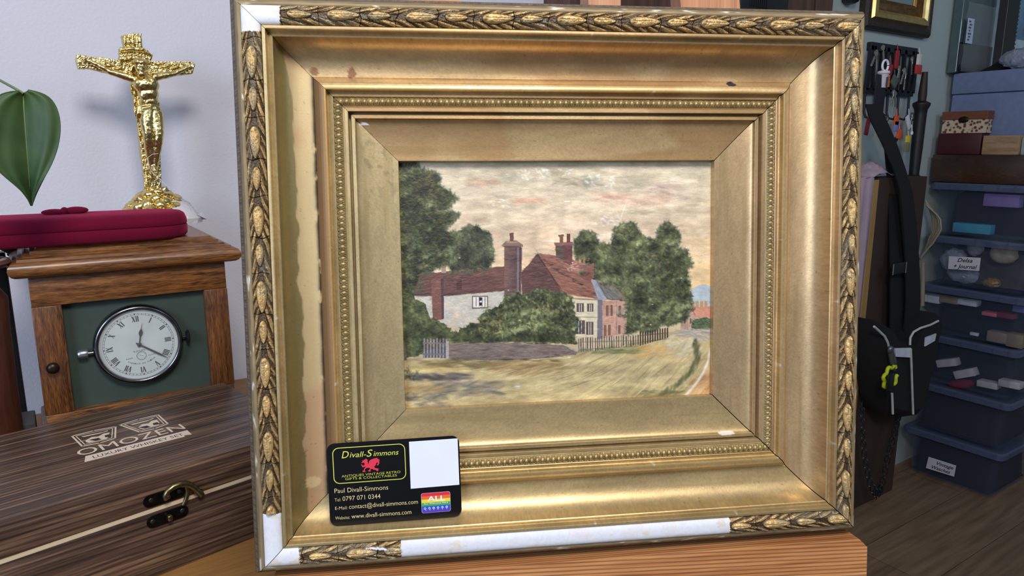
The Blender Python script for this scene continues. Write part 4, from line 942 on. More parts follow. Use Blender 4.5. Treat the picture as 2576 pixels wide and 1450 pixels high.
# round chimney
fillp([(632, 500), (728, 500), (724, 640), (720, 785), (632, 785)], (112, 84, 80), 0); 
for t in np.linspace(0, 1, 9): fillp([(632+90*t, 505), (643+90*t, 505), (643+86*t, 782), (632+86*t, 782)], tuple(np.array((122, 90, 82))*(1-t)+np.array((84, 66, 76))*t if t < .8 else np.array((124, 106, 108))))
dabs(150, (634, 510, 718, 780), .03, .12, 15, 3.2, [(134, 94, 80), (96, 70, 68), (148, 104, 84), (84, 62, 66)], .55); fillp([(704, 505), (716, 505), (712, 782), (702, 782)], (124, 108, 110)); fillp([(718, 505), (728, 505), (722, 782), (714, 782)], (88, 66, 64))
fillp([(618, 492), (640, 470), (700, 464), (738, 490), (736, 502), (622, 500)], (146, 114, 96)); dab(678, 498, .02, 56, 3.5, (84, 62, 58), .9); dab(674, 476, .05, 34, 6, (196, 176, 150), .7)
fillp([(661, 424), (682, 420), (684, 466), (664, 468)], (122, 82, 68)); dab(683, 440, 1.55, 20, 2.5, (84, 54, 50), .9)
# main gable and roof
gab = [(822, 538), (955, 760), (940, 800), (735, 800), (728, 650)]
fillp(gab, (104, 70, 66), 1); MGb = full([gab]); dabs(260, (728, 540, 955, 800), .04, .15, 20, 3.5, [(96, 62, 60), (122, 84, 74), (84, 58, 66), (140, 100, 84), (108, 80, 88)], .7, MGb)
rf = [(826, 538), (1000, 560), (1075, 600), (1110, 660), (1176, 800), (960, 768)]
fillp(rf, (146, 96, 80), 1); MRf = full([rf]); dabs(430, (826, 535, 1180, 805), .22, .12, 20, 3.6, [(158, 106, 86), (132, 82, 70), (176, 122, 98), (112, 72, 66), (150, 92, 72)], .75, MRf)
for i in range(60): t = prs.rand(); s_ = prs.rand(); x = 850+t*300; y = 575+t*200+s_*20-10; dab(x, y, .15, 9, 3, jc([(84, 56, 56), (70, 48, 50)], 5), .7)
dab(890, 650, 1.03, 130, 3.0, (50, 36, 34), .95); dab(845, 585, .9, 40, 2.5, (50, 36, 34), .9); dab(925, 700, .98, 60, 3, (50, 36, 34), .9)
dabs(20, (990, 590, 1060, 640), .4, .6, 12, 4, [(226, 212, 202), (206, 168, 150)], .7, hh=1.2)
# chimneys
fillp([(922, 490), (970, 486), (970, 580), (926, 560)], (98, 84, 72)); dabs(30, (924, 490, 968, 570), .1, .1, 12, 3, [(84, 72, 62), (118, 98, 80)], .7); fillp([(968, 486), (1018, 484), (1020, 600), (1004, 606), (970, 590)], (124, 66, 62)); dabs(36, (970, 490, 1016, 596), .05, .15, 12, 3.5, [(138, 78, 70), (110, 58, 56), (92, 52, 52)], .7)
fillp([(915, 478), (1020, 472), (1022, 490), (918, 494)], (150, 84, 74)); fillp([(945, 436), (968, 434), (966, 478), (948, 480)], (126, 84, 66)); fillp([(986, 428), (1006, 426), (1008, 476), (988, 478)], (116, 60, 56)); fillp([(938, 434), (972, 430), (972, 440), (940, 444)], (110, 76, 60))
fillp([(1062, 606), (1142, 606), (1140, 680), (1112, 700), (1072, 640)], (148, 84, 72)); dabs(40, (1066, 610, 1138, 690), .05, .2, 14, 3.5, [(166, 98, 82), (126, 70, 64), (112, 66, 66)], .7); fillp([(1056, 594), (1144, 592), (1144, 608), (1060, 612)], (126, 90, 78)); dab(1100, 600, 0, 44, 3, (214, 192, 170), .7)
for x in (1058, 1082, 1106): fillp([(x, 566), (x+10, 564), (x+12, 594), (x, 596)], (196, 120, 78))
# right house
fillp([(1128, 690), (1160, 690), (1218, 806), (1166, 806)], (146, 150, 164), 0); dabs(24, (1135, 700, 1205, 800), 1.1, .1, 24, 4, [(160, 166, 178), (124, 126, 140)], .6)
rr2 = [(1150, 688), (1215, 700), (1270, 735), (1332, 806), (1216, 800)]
fillp(rr2, (112, 110, 104), 1); dabs(90, (1150, 690, 1330, 806), .85, .15, 22, 3.5, [(128, 126, 118), (96, 96, 94), (88, 84, 84), (140, 132, 120)], .6, full([rr2])); dab(1275, 804, .06, 60, 3, (70, 58, 56), .9)
fillp([(1010, 796), (1170, 806), (1166, 1020), (1035, 1010), (1028, 900)], (202, 190, 158), 1); fillp([(1164, 806), (1192, 806), (1192, 1024), (1160, 1030)], (120, 112, 122), 0); fillp([(1190, 806), (1332, 812), (1326, 990), (1192, 1024)], (184, 140, 120), 1, var=.12)
fillp([(1270, 820), (1330, 814), (1326, 990), (1272, 1000)], (188, 144, 128), 1); dab(1271, 905, 1.57, 90, 3, (110, 80, 76), .8); dabs(60, (1195, 820, 1325, 1000), 1.4, .4, 18, 6, [(204, 150, 126), (186, 124, 108), (216, 176, 152)], .45); dabs(30, (1040, 810, 1160, 1000), .1, .4, 20, 6, [(212, 202, 172), (188, 176, 146)], .5)
for (x, y, w_, h_, kx_) in ((1044, 824, 42, 50, 2), (1104, 826, 36, 46, 2), (1034, 922, 58, 78, 2), (1098, 930, 42, 74, 2), (1212, 836, 14, 60, 0), (1238, 834, 12, 62, 0), (1284, 838, 14, 50, 0), (1200, 950, 14, 60, 0), (1224, 948, 14, 60, 0), (1282, 950, 12, 48, 0)):
    fillp([(x, y), (x+w_, y), (x+w_, y+h_), (x, y+h_)], (112, 82, 66)); fillp([(x+3, y+3), (x+w_-3, y+3), (x+w_-3, y+h_-3), (x+3, y+h_-3)], (92, 82, 84) if kx_ else (132, 96, 82))
    if kx_:
        for t in (.35, .65): fillp([(x+w_*t-2, y+3), (x+w_*t+2, y+3), (x+w_*t+2, y+h_-3), (x+w_*t-2, y+h_-3)], (206, 196, 176))
dab(1100, 902, .02, 66, 3, (96, 80, 74), .8); dab(1090, 800, .05, 80, 4, (76, 54, 50), .8)
# bushes
bs = [ell(830, 830, 110, 96, 24, .07, 1), ell(930, 850, 100, 90, 24, .07, 2), ell(700, 860, 100, 90, 22, .07, 3), ell(600, 930, 110, 90, 22, .07, 4), ell(960, 930, 85, 90, 22, .07, 5), ell(480, 990, 110, 60, 20, .08, 6), ell(780, 960, 240, 100, 24, .04, 7), [(160, 1020), (300, 990), (1030, 980), (1040, 1060), (980, 1060), (700, 1060), (330, 1060)]]
MB_ = full(bs, 6, 21); k = MB_[..., None]; IM[:] = IM*(1-k)+np.array((66, 78, 60))*k
dabs(1700, (300, 730, 1050, 1065), lambda x, y: .6+.7*math.sin(x*.01), .7, 12, 5.5, [(58, 68, 48), (78, 90, 58), (94, 106, 68), (48, 56, 46), (72, 88, 74), (40, 48, 42)], .7, MB_)
dabs(560, (430, 740, 1030, 1000), lambda x, y: 1.0, .8, 11, 5, [(116, 134, 96), (134, 148, 108), (106, 128, 108), (150, 160, 122)], .62, MB_, hh=1.0); dabs(46, (480, 880, 620, 1000), .5, .8, 9, 4, [(190, 184, 84), (170, 160, 70)], .7, MB_, hh=1.0); dabs(30, (740, 840, 960, 930), .5, .6, 12, 6, [(70, 48, 42)], .6, MB_)
bl = [ell(110, 900, 90, 100, 20, .07, 11), ell(190, 990, 140, 80, 20, .07, 12), [(40, 860), (120, 850), (240, 930), (330, 960), (320, 1060), (160, 1100), (130, 1130), (50, 1140)]]
MB2 = full(bl, 6, 22); k = MB2[..., None]; IM[:] = IM*(1-k)+np.array((68, 82, 60))*k
dabs(700, (40, 800, 360, 1130), lambda x, y: .5, .6, 12, 5.5, [(64, 78, 56), (82, 98, 68), (96, 112, 78), (54, 64, 52), (104, 118, 84)], .68, MB2); dabs(60, (50, 1180, 140, 1260), .5, .6, 12, 5, G2+G1, .6)
def edge_dabs(M_, n, cols, ln=12, wd=4.5, al=.7):
    gy_, gx_ = np.gradient(M_); ys, xs = np.nonzero(np.hypot(gx_, gy_) > .2)
    if len(xs) == 0: return
    for i in prs.randint(0, len(xs), n):
        x, y = xs[i]/Kc, ys[i]/Kc; a = math.atan2(-gy_[ys[i], xs[i]], -gx_[ys[i], xs[i]]); dab(x+prs.normal(0, 3), y+prs.normal(0, 3), a+prs.normal(0, .7), ln*prs.uniform(.5, 1.2), wd*prs.uniform(.6, 1.2), jc(cols, 9), al*prs.uniform(.5, 1), .6)
for M_, n_ in ((ML, 900), (M3, 1100), (M2, 380)):
    up_ = M_.copy(); up_[int(760*Kc):, :int(1000*Kc)] = 0; up_[int(560*Kc):, int(560*Kc):int(1330*Kc)] = 0; up_[:, :22] = 0; edge_dabs(up_, n_, [(66, 80, 62), (84, 98, 76), (74, 92, 72), (104, 118, 90)], 15, 4.5)
def clumps(M_, box_, n, seed):
    r3 = random.Random(seed)
    for i in range(n):
        cx_, cy_ = r3.uniform(box_[0], box_[2]), r3.uniform(box_[1], box_[3])
        if M_[int(min(cy_*Kc, CHh-1)), int(min(cx_*Kc, CW-1))] < .5: continue
        for k in range(26): a = r3.uniform(2.6, 5.6); r_ = r3.uniform(4, 44); dab(cx_+r_*math.cos(a), cy_+r_*math.sin(a)*.8, a+1.5+r3.uniform(-.5, .5), 10, 4.5, jc([(116, 134, 104), (104, 124, 92), (128, 144, 118), (92, 112, 88)], 7), .36, .9)
        for k in range(14): a = r3.uniform(.2, 2.6); r_ = r3.uniform(8, 40); dab(cx_+r_*math.cos(a), cy_+r_*math.sin(a)*.8, a+1.5, 11, 5, jc([(44, 54, 46), (52, 62, 52)], 5), .45, .4)
clumps(M3, (1040, 380, 1690, 960), 70, 1); clumps(ML, (40, 60, 380, 800), 26, 2); clumps(MB_, (460, 740, 1040, 1020), 40, 4)
# stone wall, gate, fences
swl = [(306, 1056), (640, 1048), (960, 1060), (1050, 1104), (1040, 1118), (860, 1138), (560, 1150), (306, 1138)]
fillp(swl, (124, 108, 100), 1); MS = full([swl]); dabs(300, (306, 1050, 1046, 1150), .0, .12, 22, 4, [(136, 120, 110), (112, 94, 88), (96, 80, 84), (150, 136, 126)], .7, MS); dabs(60, (320, 1044, 960, 1060), .0, .06, 24, 3, [(176, 170, 152), (140, 144, 120)], .6); dab(1010, 1078, .45, 44, 3, (150, 144, 150), .8); dabs(30, (330, 1140, 1000, 1156), 0, .05, 36, 4, [(70, 62, 46)], .6)
fillp([(168, 1030), (300, 1030), (304, 1136), (170, 1136)], (90, 92, 86), 1)
for i in range(8): x = 172+i*18; fillp([(x, 1024+(i % 2)*5), (x+9, 1022+(i % 2)*5), (x+8, 1134), (x, 1136)], (136, 132, 140)); fillp([(x+9, 1030), (x+12, 1030), (x+12, 1132), (x+8, 1134)], (58, 56, 60))
fillp([(168, 1048), (300, 1046), (300, 1054), (168, 1056)], (120, 116, 122)); fillp([(168, 1110), (300, 1108), (300, 1116), (168, 1118)], (112, 106, 110)); fillp([(298, 1040), (314, 1038), (316, 1138), (300, 1140)], (160, 152, 150)); fillp([(50, 1055), (66, 1050), (76, 1148), (54, 1152)], (104, 98, 96))
for i in range(26): x = 1052+i*13.5+prs.normal(0, 1.5); y0_ = 1022-i*.6+prs.normal(0, 3); fillp([(x, y0_), (x+5, y0_-5), (x+6, y0_+78-i*1.0), (x+1, y0_+82-i*1.0)], (70, 60, 64) if i % 3 else (112, 108, 118))
dab(1225, 1040, -.03, 170, 3, (96, 84, 84), .8); dab(1225, 1078, -.06, 170, 3, (84, 74, 76), .8)
for i in range(12): x = 1404+i*14; y0_ = 985-i*1.8; fillp([(x, y0_), (x+8, y0_-4), (x+7, y0_+78-i*2.2), (x, y0_+80-i*2.2)], (74, 60, 54))
dab(1480, 1000, -.10, 88, 3.5, (80, 66, 58), .9); dab(1480, 1036, -.13, 88, 3.5, (80, 66, 58), .9)
dabs(60, (1060, 1085, 1400, 1110), -.1, .15, 24, 5, [(110, 116, 76), (92, 98, 66)], .6)
dab(704, 1298, .1, 17, 11, (214, 214, 206), .95, 1.0); dab(1002, 1132, 0, 9, 4, (226, 224, 214), .9, 1.0)
for (x, y) in ((718, 920), (655, 750), (1476, 830), (1020, 592), (1640, 680), (376, 565), (1465, 945)): dab(x, y, 0, 5, 4, (232, 230, 222), .9)
g_ = IM @ np.array([.3, .55, .15]); IM = g_[..., None]+(IM-g_[..., None])*.78; TM = np.clip(ML+M3+M2+MB_+MB2, 0, 1)*sstep(.98, 1.06, (IM[..., 1]+6)/(IM[..., 0]+6)*1.04); RD = sstep(1.3, 1.7, IM[..., 0]/(IM[..., 1]+1)); g2_ = IM @ np.array([.45, .4, .15]); IM = IM+(g2_[..., None]-IM)*(.30*RD)[..., None]; IM = IM*(1+TM*(.95*(fbm(xx*.028, yy*.036, 3, 81)-.5)+.45*(fbm(xx*.11, yy*.11, 2, 82)-.5)))[..., None]  # lowered saturation puts the gloss veil over the painting into its colours
SM = (1-TM)*(1-sstep(560, 760, v)); IM = IM*(1+SM*(.30*(fbm(xx*.013, yy*.045, 4, 83)-.5)+.16*(fbm(xx*.05, yy*.16, 3, 84)-.5)))[..., None]
GM = (1-TM)*sstep(1100, 1150, v); IM = IM*(1+GM*(.34*(fbm(xx*.016+yy*.02, yy*.06, 4, 85)-.5)))[..., None]
IM = IM*(1+TM[..., None]*np.array((.08, .0, -.12))); IM = 128+(IM-128)*1.12-7
IM = np.clip(IM*(1+.10*(fbm(xx*.5, yy*.5, 3, 91)-.5)+.14*(fbm(xx*.05, yy*.05, 3, 93)-.5))[..., None], 0, 255)
# grid mesh
PD = -.0815*FWD; hw, hh_ = (.5-.2290+.006)*FWD, (FHT/2-.2290*FWD+.006*FWD)
gx = np.linspace(-hw, hw, 900); gy = np.linspace(hh_, -hh_, 690); GX, GY = np.meshgrid(gx, gy)
PWX = [FO[k]+RX[k]*GX+RU[k]*GY+RO[k]*PD for k in range(3)]
ccv = [sum(MC[j, k]*(PWX[j]-CAM[j]) for j in range(3)) for k in range(3)]
PXi = (CX+F*ccv[0]/ccv[2]-990)*2.2655*Kc; PYi = (CY+F*ccv[1]/ccv[2]-400)*2.2655*Kc
xi = np.clip(PXi, 0, CW-1.01); yi = np.clip(PYi, 0, CHh-1.01); x0i = xi.astype(int); y0i = yi.astype(int); fx = (xi-x0i)[..., None]; fy = (yi-y0i)[..., None]
def bil(A):
    if A.ndim == 2: A = A[..., None]
    return (A[y0i, x0i]*(1-fx)+A[y0i, x0i+1]*fx)*(1-fy)+(A[y0i+1, x0i]*(1-fx)+A[y0i+1, x0i+1]*fx)*fy
PCOL = bil(IM); PH = bil(HT)[..., 0]*.00022+(fbm(GX*2600, GY*2600, 3, 5)-.5)*.00012
V = np.stack([GX, GY, PD+PH], -1).reshape(-1, 3); idx = np.arange(900*690).reshape(690, 900)
Fq = np.stack([idx[:-1, :-1], idx[1:, :-1], idx[1:, 1:], idx[:-1, 1:]], -1).reshape(-1, 4)
link_mesh('painted_board', V, Fq, PAINTM, pf, smooth=180, local=True, col=np.concatenate([lin(PCOL), np.zeros(PCOL.shape[:2]+(1,))], -1).reshape(-1, 4))

# ------------------------------------------------------------------ business card leaning in the frame
DC = -.0262*FWD
cc_ = [onF(*q_, DC) for q_ in [(823, 1118), (1156, 1095), (1160.5, 1299), (829, 1325)]]
o0 = (cc_[0]+cc_[3])/2; axx = ((cc_[1]-cc_[0])+(cc_[2]-cc_[3])).normalized(); cen = sum(cc_, Vector())/4
CWd, CHt = ((cc_[1]-cc_[0]).length+(cc_[2]-cc_[3]).length)/2, ((cc_[0]-cc_[3]).length+(cc_[1]-cc_[2]).length)/2
ayy = Vector((0, 0, 1)).cross(axx)
ML_ = Matrix(((axx.x, ayy.x, 0, cen.x), (axx.y, ayy.y, 0, cen.y), (0, 0, 1, DC), (0, 0, 0, 1)))
MCD = FM @ ML_
cdt = thing('business_card', 'black rounded business card with gold lettering and red dragon leaning on the frame', 'card', M=MCD)
def rrect(x0_, y0_, x1_, y1_, r, n=8):
    P = []
    for cx_, cy_, a0 in ((x1_-r, y1_-r, 0), (x0_+r, y1_-r, PI/2), (x0_+r, y0_+r, PI), (x1_-r, y0_+r, 1.5*PI)):
        for k in range(n+1): a = a0+PI/2*k/n; P.append((cx_+r*math.cos(a), cy_+r*math.sin(a)))
    return P
q = MB(); q.prism(rrect(-CWd/2, -CHt/2, CWd/2, CHt/2, .0052), -.0004, .0004); q.build('card_body', plain('satin_black_card', (9, 9, 11), .32), cdt, local=True)
HC = hom([(118, 212), (1840, 108), (1870, 1190), (155, 1335)], [(-CWd/2, CHt/2), (CWd/2, CHt/2), (CWd/2, -CHt/2), (-CWd/2, -CHt/2)])
def cxy(x, y): a, b_ = happ(HC, x, y); return (float(a), float(b_))
Z1 = .00045
YEL = plain('yellow_green_ink', (206, 210, 84), .5, var=.03); GLD = plain('pale_gold_ink', (224, 206, 150), .5, var=.03); REDI = plain('red_ink', (214, 48, 70), .5, var=.04)
bl_ = cxy(215, 745); trr = cxy(1145, 230)
q = MB(); x0_, y0_ = cxy(207, 640)[0], cxy(680, 722)[1]; x1_, y1_ = cxy(1150, 400)[0], cxy(660, 238)[1]
A = rrect(x0_, y0_, x1_, y1_, .0040); B = rrect(x0_+.0005, y0_+.0005, x1_-.0005, y1_-.0005, .0036)
n = len(A); q.add([(a, b_, Z1) for a, b_ in A]+[(a, b_, Z1) for a, b_ in B], [(i, (i+1) % n, n+(i+1) % n, n+i) for i in range(n)]); q.build('printed_border', YEL, cdt, local=True)
q = MB()
def ctext(mb, s, xa, ya, xb, yb, h, **kw):
    a = cxy(xa, ya); b_ = cxy(xb, yb); text_fit(mb, s, a[0], a[1], b_[0], h, Z1, rot=math.atan2(b_[1]-a[1], b_[0]-a[0]), **kw)
ctext(q, 'D', 320, 405, 415, 398, .0046, shear=.25); ctext(q, 'ivall-', 425, 395, 640, 383, .0036, shear=.25); ctext(q, 'S', 645, 385, 725, 380, .0046, shear=.25); ctext(q, 'immons', 735, 378, 1062, 358, .0034, shear=.25)
ctext(q, 'ANTIQUES VINTAGE RETRO', 315, 665, 1082, 606, .00155, offset=-.01); ctext(q, 'GIFTS & COLLECTABLES', 362, 702, 1036, 652, .00155, offset=-.01)
q.build('gold_lettering', YEL, cdt, local=True)
q = MB()
ctext(q, 'Paul Divall-Simmons', 218, 878, 920, 828, .0030, offset=-.008); ctext(q, 'Tel:', 218, 992, 298, 986, .0021, offset=-.012); ctext(q, '0797 071 0344', 322, 984, 818, 948, .0030, offset=-.008)
ctext(q, 'E-Mail:', 222, 1106, 384, 1095, .0021, offset=-.012); ctext(q, 'contact@divall-simmons.com', 406, 1092, 1303, 1022, .0029, offset=-.008); ctext(q, 'Website:', 222, 1240, 412, 1226, .0021, offset=-.012); ctext(q, 'www.divall-simmons.com', 436, 1223, 1218, 1160, .0029, offset=-.008)
q.build('contact_lettering', GLD, cdt, local=True)
drg = [[(572, 470), (590, 455), (585, 432), (600, 440), (612, 425), (630, 420), (632, 405), (645, 418), (660, 425), (655, 445), (662, 465), (668, 490), (672, 470), (680, 440), (700, 425), (725, 415), (745, 408), (775, 402), (782, 398), (785, 412), (805, 418), (818, 440), (800, 435), (812, 455), (806, 480), (796, 500), (782, 505), (776, 488), (788, 485), (792, 470), (780, 462), (768, 475), (765, 495), (755, 505), (745, 520), (748, 535), (765, 540), (790, 545), (806, 552), (790, 560), (800, 578), (775, 580), (765, 565), (735, 562), (720, 548), (700, 552), (690, 565), (700, 582), (670, 585), (660, 575), (680, 560), (690, 545), (680, 535), (650, 535), (630, 545), (618, 560), (622, 580), (640, 588), (590, 592), (588, 578), (605, 570), (608, 550), (625, 530), (630, 515), (605, 525), (590, 530), (585, 515), (575, 500), (572, 485), (585, 490), (595, 505), (612, 500), (620, 480), (612, 465), (595, 468)]]
q = MB()
for P in drg: q.add([(*cxy(*p), Z1) for p in P], [tuple(range(len(P)))])
o = q.build('dragon_emblem', REDI, cdt, local=True, tri=True)
q = MB(); cs = [cxy(*p) for p in ((1198, 188), (1822, 148), (1840, 768), (1213, 820))]; q.add([(a, b_, Z1) for a, b_ in cs]+[(a, b_, -.0001) for a, b_ in cs], [(3, 2, 1, 0), (0, 1, 5, 4), (1, 2, 6, 5), (2, 3, 7, 6), (3, 0, 4, 7)]); q.build('white_sticker', plain('white_paper', (222, 226, 240), .6, var=.02), cdt, local=True)
sx0, sy1 = cxy(1345, 890); sx1, sy0 = cxy(1727, 1115)
cols = [(206, 44, 66), (222, 104, 50), (226, 204, 60), (66, 160, 84), (38, 80, 190), (84, 56, 176)]
par = None
q = MB(); q.prism(rrect(sx0, sy0-.0004, sx1, sy1+.0003, .0014), .0002, Z1-.00001); par = q.build('rainbow_sticker', plain('sticker_white', (210, 206, 220), .5), cdt, local=True)
nb_ = len(cols)
R_ = rrect(sx0+.00015, sy0-.0003, sx1-.00015, sy1+.0002, .0013, 10)
def clipband(P, ya, yb):
    out = []
    def cut(P, y, keep):
        o_ = []
        for i in range(len(P)):
            a, b_ = P[i], P[(i+1) % len(P)]; ka, kb = keep(a[1]), keep(b_[1])
            if ka: o_.append(a)
            if ka != kb: t = (y-a[1])/(b_[1]-a[1]); o_.append((a[0]+(b_[0]-a[0])*t, y))
        return o_
    return cut(cut(P, ya, lambda v_: v_ >= ya), yb, lambda v_: v_ <= yb)
yt, yb0 = sy1+.0002, sy0-.0003; hts = [.16, .16, .17, .17, .19, .15]; yc = yt
for c_, h_ in zip(cols, hts):
    yn = yc-(yt-yb0)*h_; P = clipband(R_, yn, yc); q = MB(); q.add([(a, b_, Z1+.00002) for a, b_ in P], [tuple(range(len(P)))]); q.build('rainbow_stripe', plain('stripe_ink', c_, .45, var=.03), par, local=True); yc = yn
q = MB(); Z1 += .00008
ctext(q, 'ALL', 1428, 990, 1655, 975, .0034, offset=.02); ctext(q, 'Are Welcome Here', 1380, 1036, 1692, 1010, .00105)
for k in range(6):
    a, b_ = cxy(1395+k*56, 1088-k*5); P = [(a+.0008*math.cos(2*PI*i/10), b_+.0008*math.sin(2*PI*i/10)) for i in range(10)]; Q = [(a+.00055*math.cos(2*PI*i/10), b_+.00055*math.sin(2*PI*i/10)) for i in range(10)]
    q.add([(x, y, Z1) for x, y in P]+[(x, y, Z1) for x, y in Q], [(i, (i+1) % 10, 10+(i+1) % 10, 10+i) for i in range(10)])
    q.add([(a-.0001, b_+.0007, Z1), (a+.0001, b_+.0007, Z1), (a+.0001+(.0006 if k < 2 else 0), b_-.0016, Z1), (a-.0001+(.0006 if k < 2 else 0), b_-.0016, Z1)], [(0, 1, 2, 3)])
q.build('sticker_lettering', plain('sticker_ink_white', (226, 226, 236), .5), par, local=True)

# ------------------------------------------------------------------ easel
PINE = wood('grained_pine', (150, 90, 50), (212, 156, 104), axis=0, ring=130, stretch=.03, distort=1.0, fine=1200, mid=(190, 130, 80), contrast=(.3, .66), warp=4, rough=.5, bump=.2, wave=(230, 1.2, .5, .45))
PINEV = wood('pine_upright', (150, 96, 62), (196, 140, 100), axis=1, ring=120, stretch=.03, distort=1.2, fine=900, mid=(178, 124, 86), rough=.5)
ez = thing('easel', 'pine easel holding the gold framed painting on its wide ledge', 'easel', M=FM)
yb_ = -FHT/2-.0205*FWD
lw0 = onF(682, 1440, .0).x; lw1 = onF(2176, 1336, .0).x
q = MB()
P = [(lw0, yb_), (lw1-.006, yb_), (lw1, yb_-.006), (lw1, yb_-.095), (lw0, yb_-.095)]
q.prism(P, -.055, .0030); q.build('ledge', PINE, ez, local=True, smooth=20)
for (xa, xb_) in ((1040, 1174), (1696, 1845)):
    a = onF(xa, 6, -.05).x; b_ = onF(xb_, 6, -.05).x; s_ = .02 if xa < 1200 else -.02
    q = MB(); q.add([(a-s_*6, -.99, -.067), (b_-s_*6, -.99, -.067), (b_, .24, -.067), (a, .24, -.067), (a-s_*6, -.99, -.048), (b_-s_*6, -.99, -.048), (b_, .24, -.048), (a, .24, -.048)], [(0, 3, 2, 1), (4, 5, 6, 7), (0, 1, 5, 4), (1, 2, 6, 5), (2, 3, 7, 6), (3, 0, 4, 7)]); q.build('leg', PINEV, ez, local=True)
a = onF(1470, 10, -.09).x; b_ = onF(1552, 10, -.09).x
q = MB(); q.box2((a, -.45, -.105), (b_, .26, -.078), .001); q.build('centre_mast', PINEV, ez, local=True)
q = MB(); q.box2((lw0+.02, -FHT/2-.085, -.0775), (lw1-.02, -FHT/2-.045, -.0675)); q.build('cross_rail', PINE, ez, local=True)
q = MB(); q.add([(-.012+.0, .2, -.106), (.012, .2, -.106), (.012, -.90, -.36), (-.012, -.90, -.36), (-.012, .2, -.126), (.012, .2, -.126), (.012, -.90, -.38), (-.012, -.90, -.38)], [(0, 1, 2, 3), (7, 6, 5, 4), (0, 4, 5, 1), (1, 5, 6, 2), (2, 6, 7, 3), (3, 7, 4, 0)]); q.build('rear_leg', PINEV, ez, local=True)
#SECTION right
# ------------------------------------------------------------------ dark shelving unit on the back wall, seen over the frame
DKW = wood('dark_stained_boards', (52, 34, 26), (108, 74, 58), axis=2, ring=60, stretch=.06, distort=2, fine=500, mid=(82, 56, 44))
ux0, ux1 = atY(1432, 8, 1.10).x, atY(2097, 20, 1.10).x
sf = thing('wall_cabinet', 'dark stained wooden board cabinet on the wall behind the top of the gold frame', 'cabinet', ((ux0+ux1)/2, 1.14, 1.30))
q = MB(); q.box2((ux0, 1.12, 1.28), (ux1, 1.18, 1.95)); q.build('carcass', DKW, sf)
for xa, xb_ in ((1432, 1466), (1556, 1702), (1846, 1900), (1984, 2050), (2054, 2097)):
    a, b_ = atY(xa, 8, 1.10).x, atY(xb_, 8, 1.10).x; q = MB(); q.box2((a, 1.10, 1.28), (b_-.002, 1.12, 1.95), .001); q.build('board', DKW, sf)
a, b_ = atY(1852, 10, 1.06), atY(1976, 10, 1.06)
q = MB(); q.box2((a.x, 1.05, a.z-.07), (b_.x, 1.10, a.z+.06), .004)
for k in range(9): q.box2((a.x+.03+k*.007, 1.048, a.z-.002), (a.x+.034+k*.007, 1.052, a.z+.05))
o = q.build('black_device', BLACK, None, smooth=40); tag(o, 'black ribbed electrical box fixed to the dark cabinet above the frame', 'device'); recentre(o, (a.x, 1.08, a.z-.07))
p = atY(2143, 4, 1.16); q = MB(); q.lathe([(.012, 0), (.022, .006), (.024, .02), (.016, .03), (.010, .06)], 20, Matrix.Translation((p.x, 1.165, p.z-.005))); o = q.build('black_pendant', BLACK, None, smooth=50); tag(o, 'round black pendant hanging on the wall above the right corner of the gold frame', 'pendant'); recentre(o, (p.x, 1.165, p.z-.005))

# ------------------------------------------------------------------ gilt framed mirror on the wall
GLT2 = plain('dark_gilt', (120, 86, 44), .35, metal=.85, var=.35, scale=60, bump=.3); GLT3 = plain('bright_gilt', (200, 170, 110), .28, metal=.9, var=.2); DKF = plain('dark_carved_moulding', (44, 34, 26), .5, var=.4, scale=90, bump=.8, bdist=.003)
mx0, mx1 = atY(2184, 60, 1.15).x, atY(2350, 60, 1.15).x; mz0 = atY(2260, 80, 1.15).z
mr = thing('wall_mirror', 'small gilt framed mirror with dark outer moulding on the wall above the key rack', 'mirror', ((mx0+mx1)/2, WY, mz0))
mz1 = mz0+(mx1-mx0)*1.3
def fr4(x0_, x1_, z0_, z1_, prof, name, mat, par, sm=30):
    """rectangular moulding; prof = (inset, forward distance from wall)"""
    V = []; 
    for i_, d_ in prof:
        for x, z in ((x0_+i_, z0_+i_), (x1_-i_, z0_+i_), (x1_-i_, z1_-i_), (x0_+i_, z1_-i_)): V.append((x, WY-d_, z))
    Fc = [(i*4+k, i*4+(k+1) % 4, (i+1)*4+(k+1) % 4, (i+1)*4+k) for i in range(len(prof)-1) for k in range(4)]
    q = MB(); q.add(V, Fc); return q.build(name, mat, par, smooth=sm)
fr4(mx0, mx1, mz0, mz1, [(0, .0), (0, .018), (.006, .026), (.014, .028), (.022, .024), (.026, .022)], 'outer_moulding', DKF, mr)
fr4(mx0, mx1, mz0, mz1, [(.026, .022), (.030, .030), (.042, .032), (.050, .026), (.052, .020)], 'gilt_moulding', GLT3, mr)
fr4(mx0, mx1, mz0, mz1, [(.052, .020), (.060, .016), (.074, .012), (.080, .014), (.084, .010), (.084, .006)], 'inner_moulding', GLT2, mr)
q = MB(); q.box2((mx0+.08, WY-.008, mz0+.08), (mx1-.08, WY-.004, mz1-.08)); q.build('mirror_glass', plain('mirror_silver', (190, 205, 210), .03, metal=1.0, var=.01), mr)

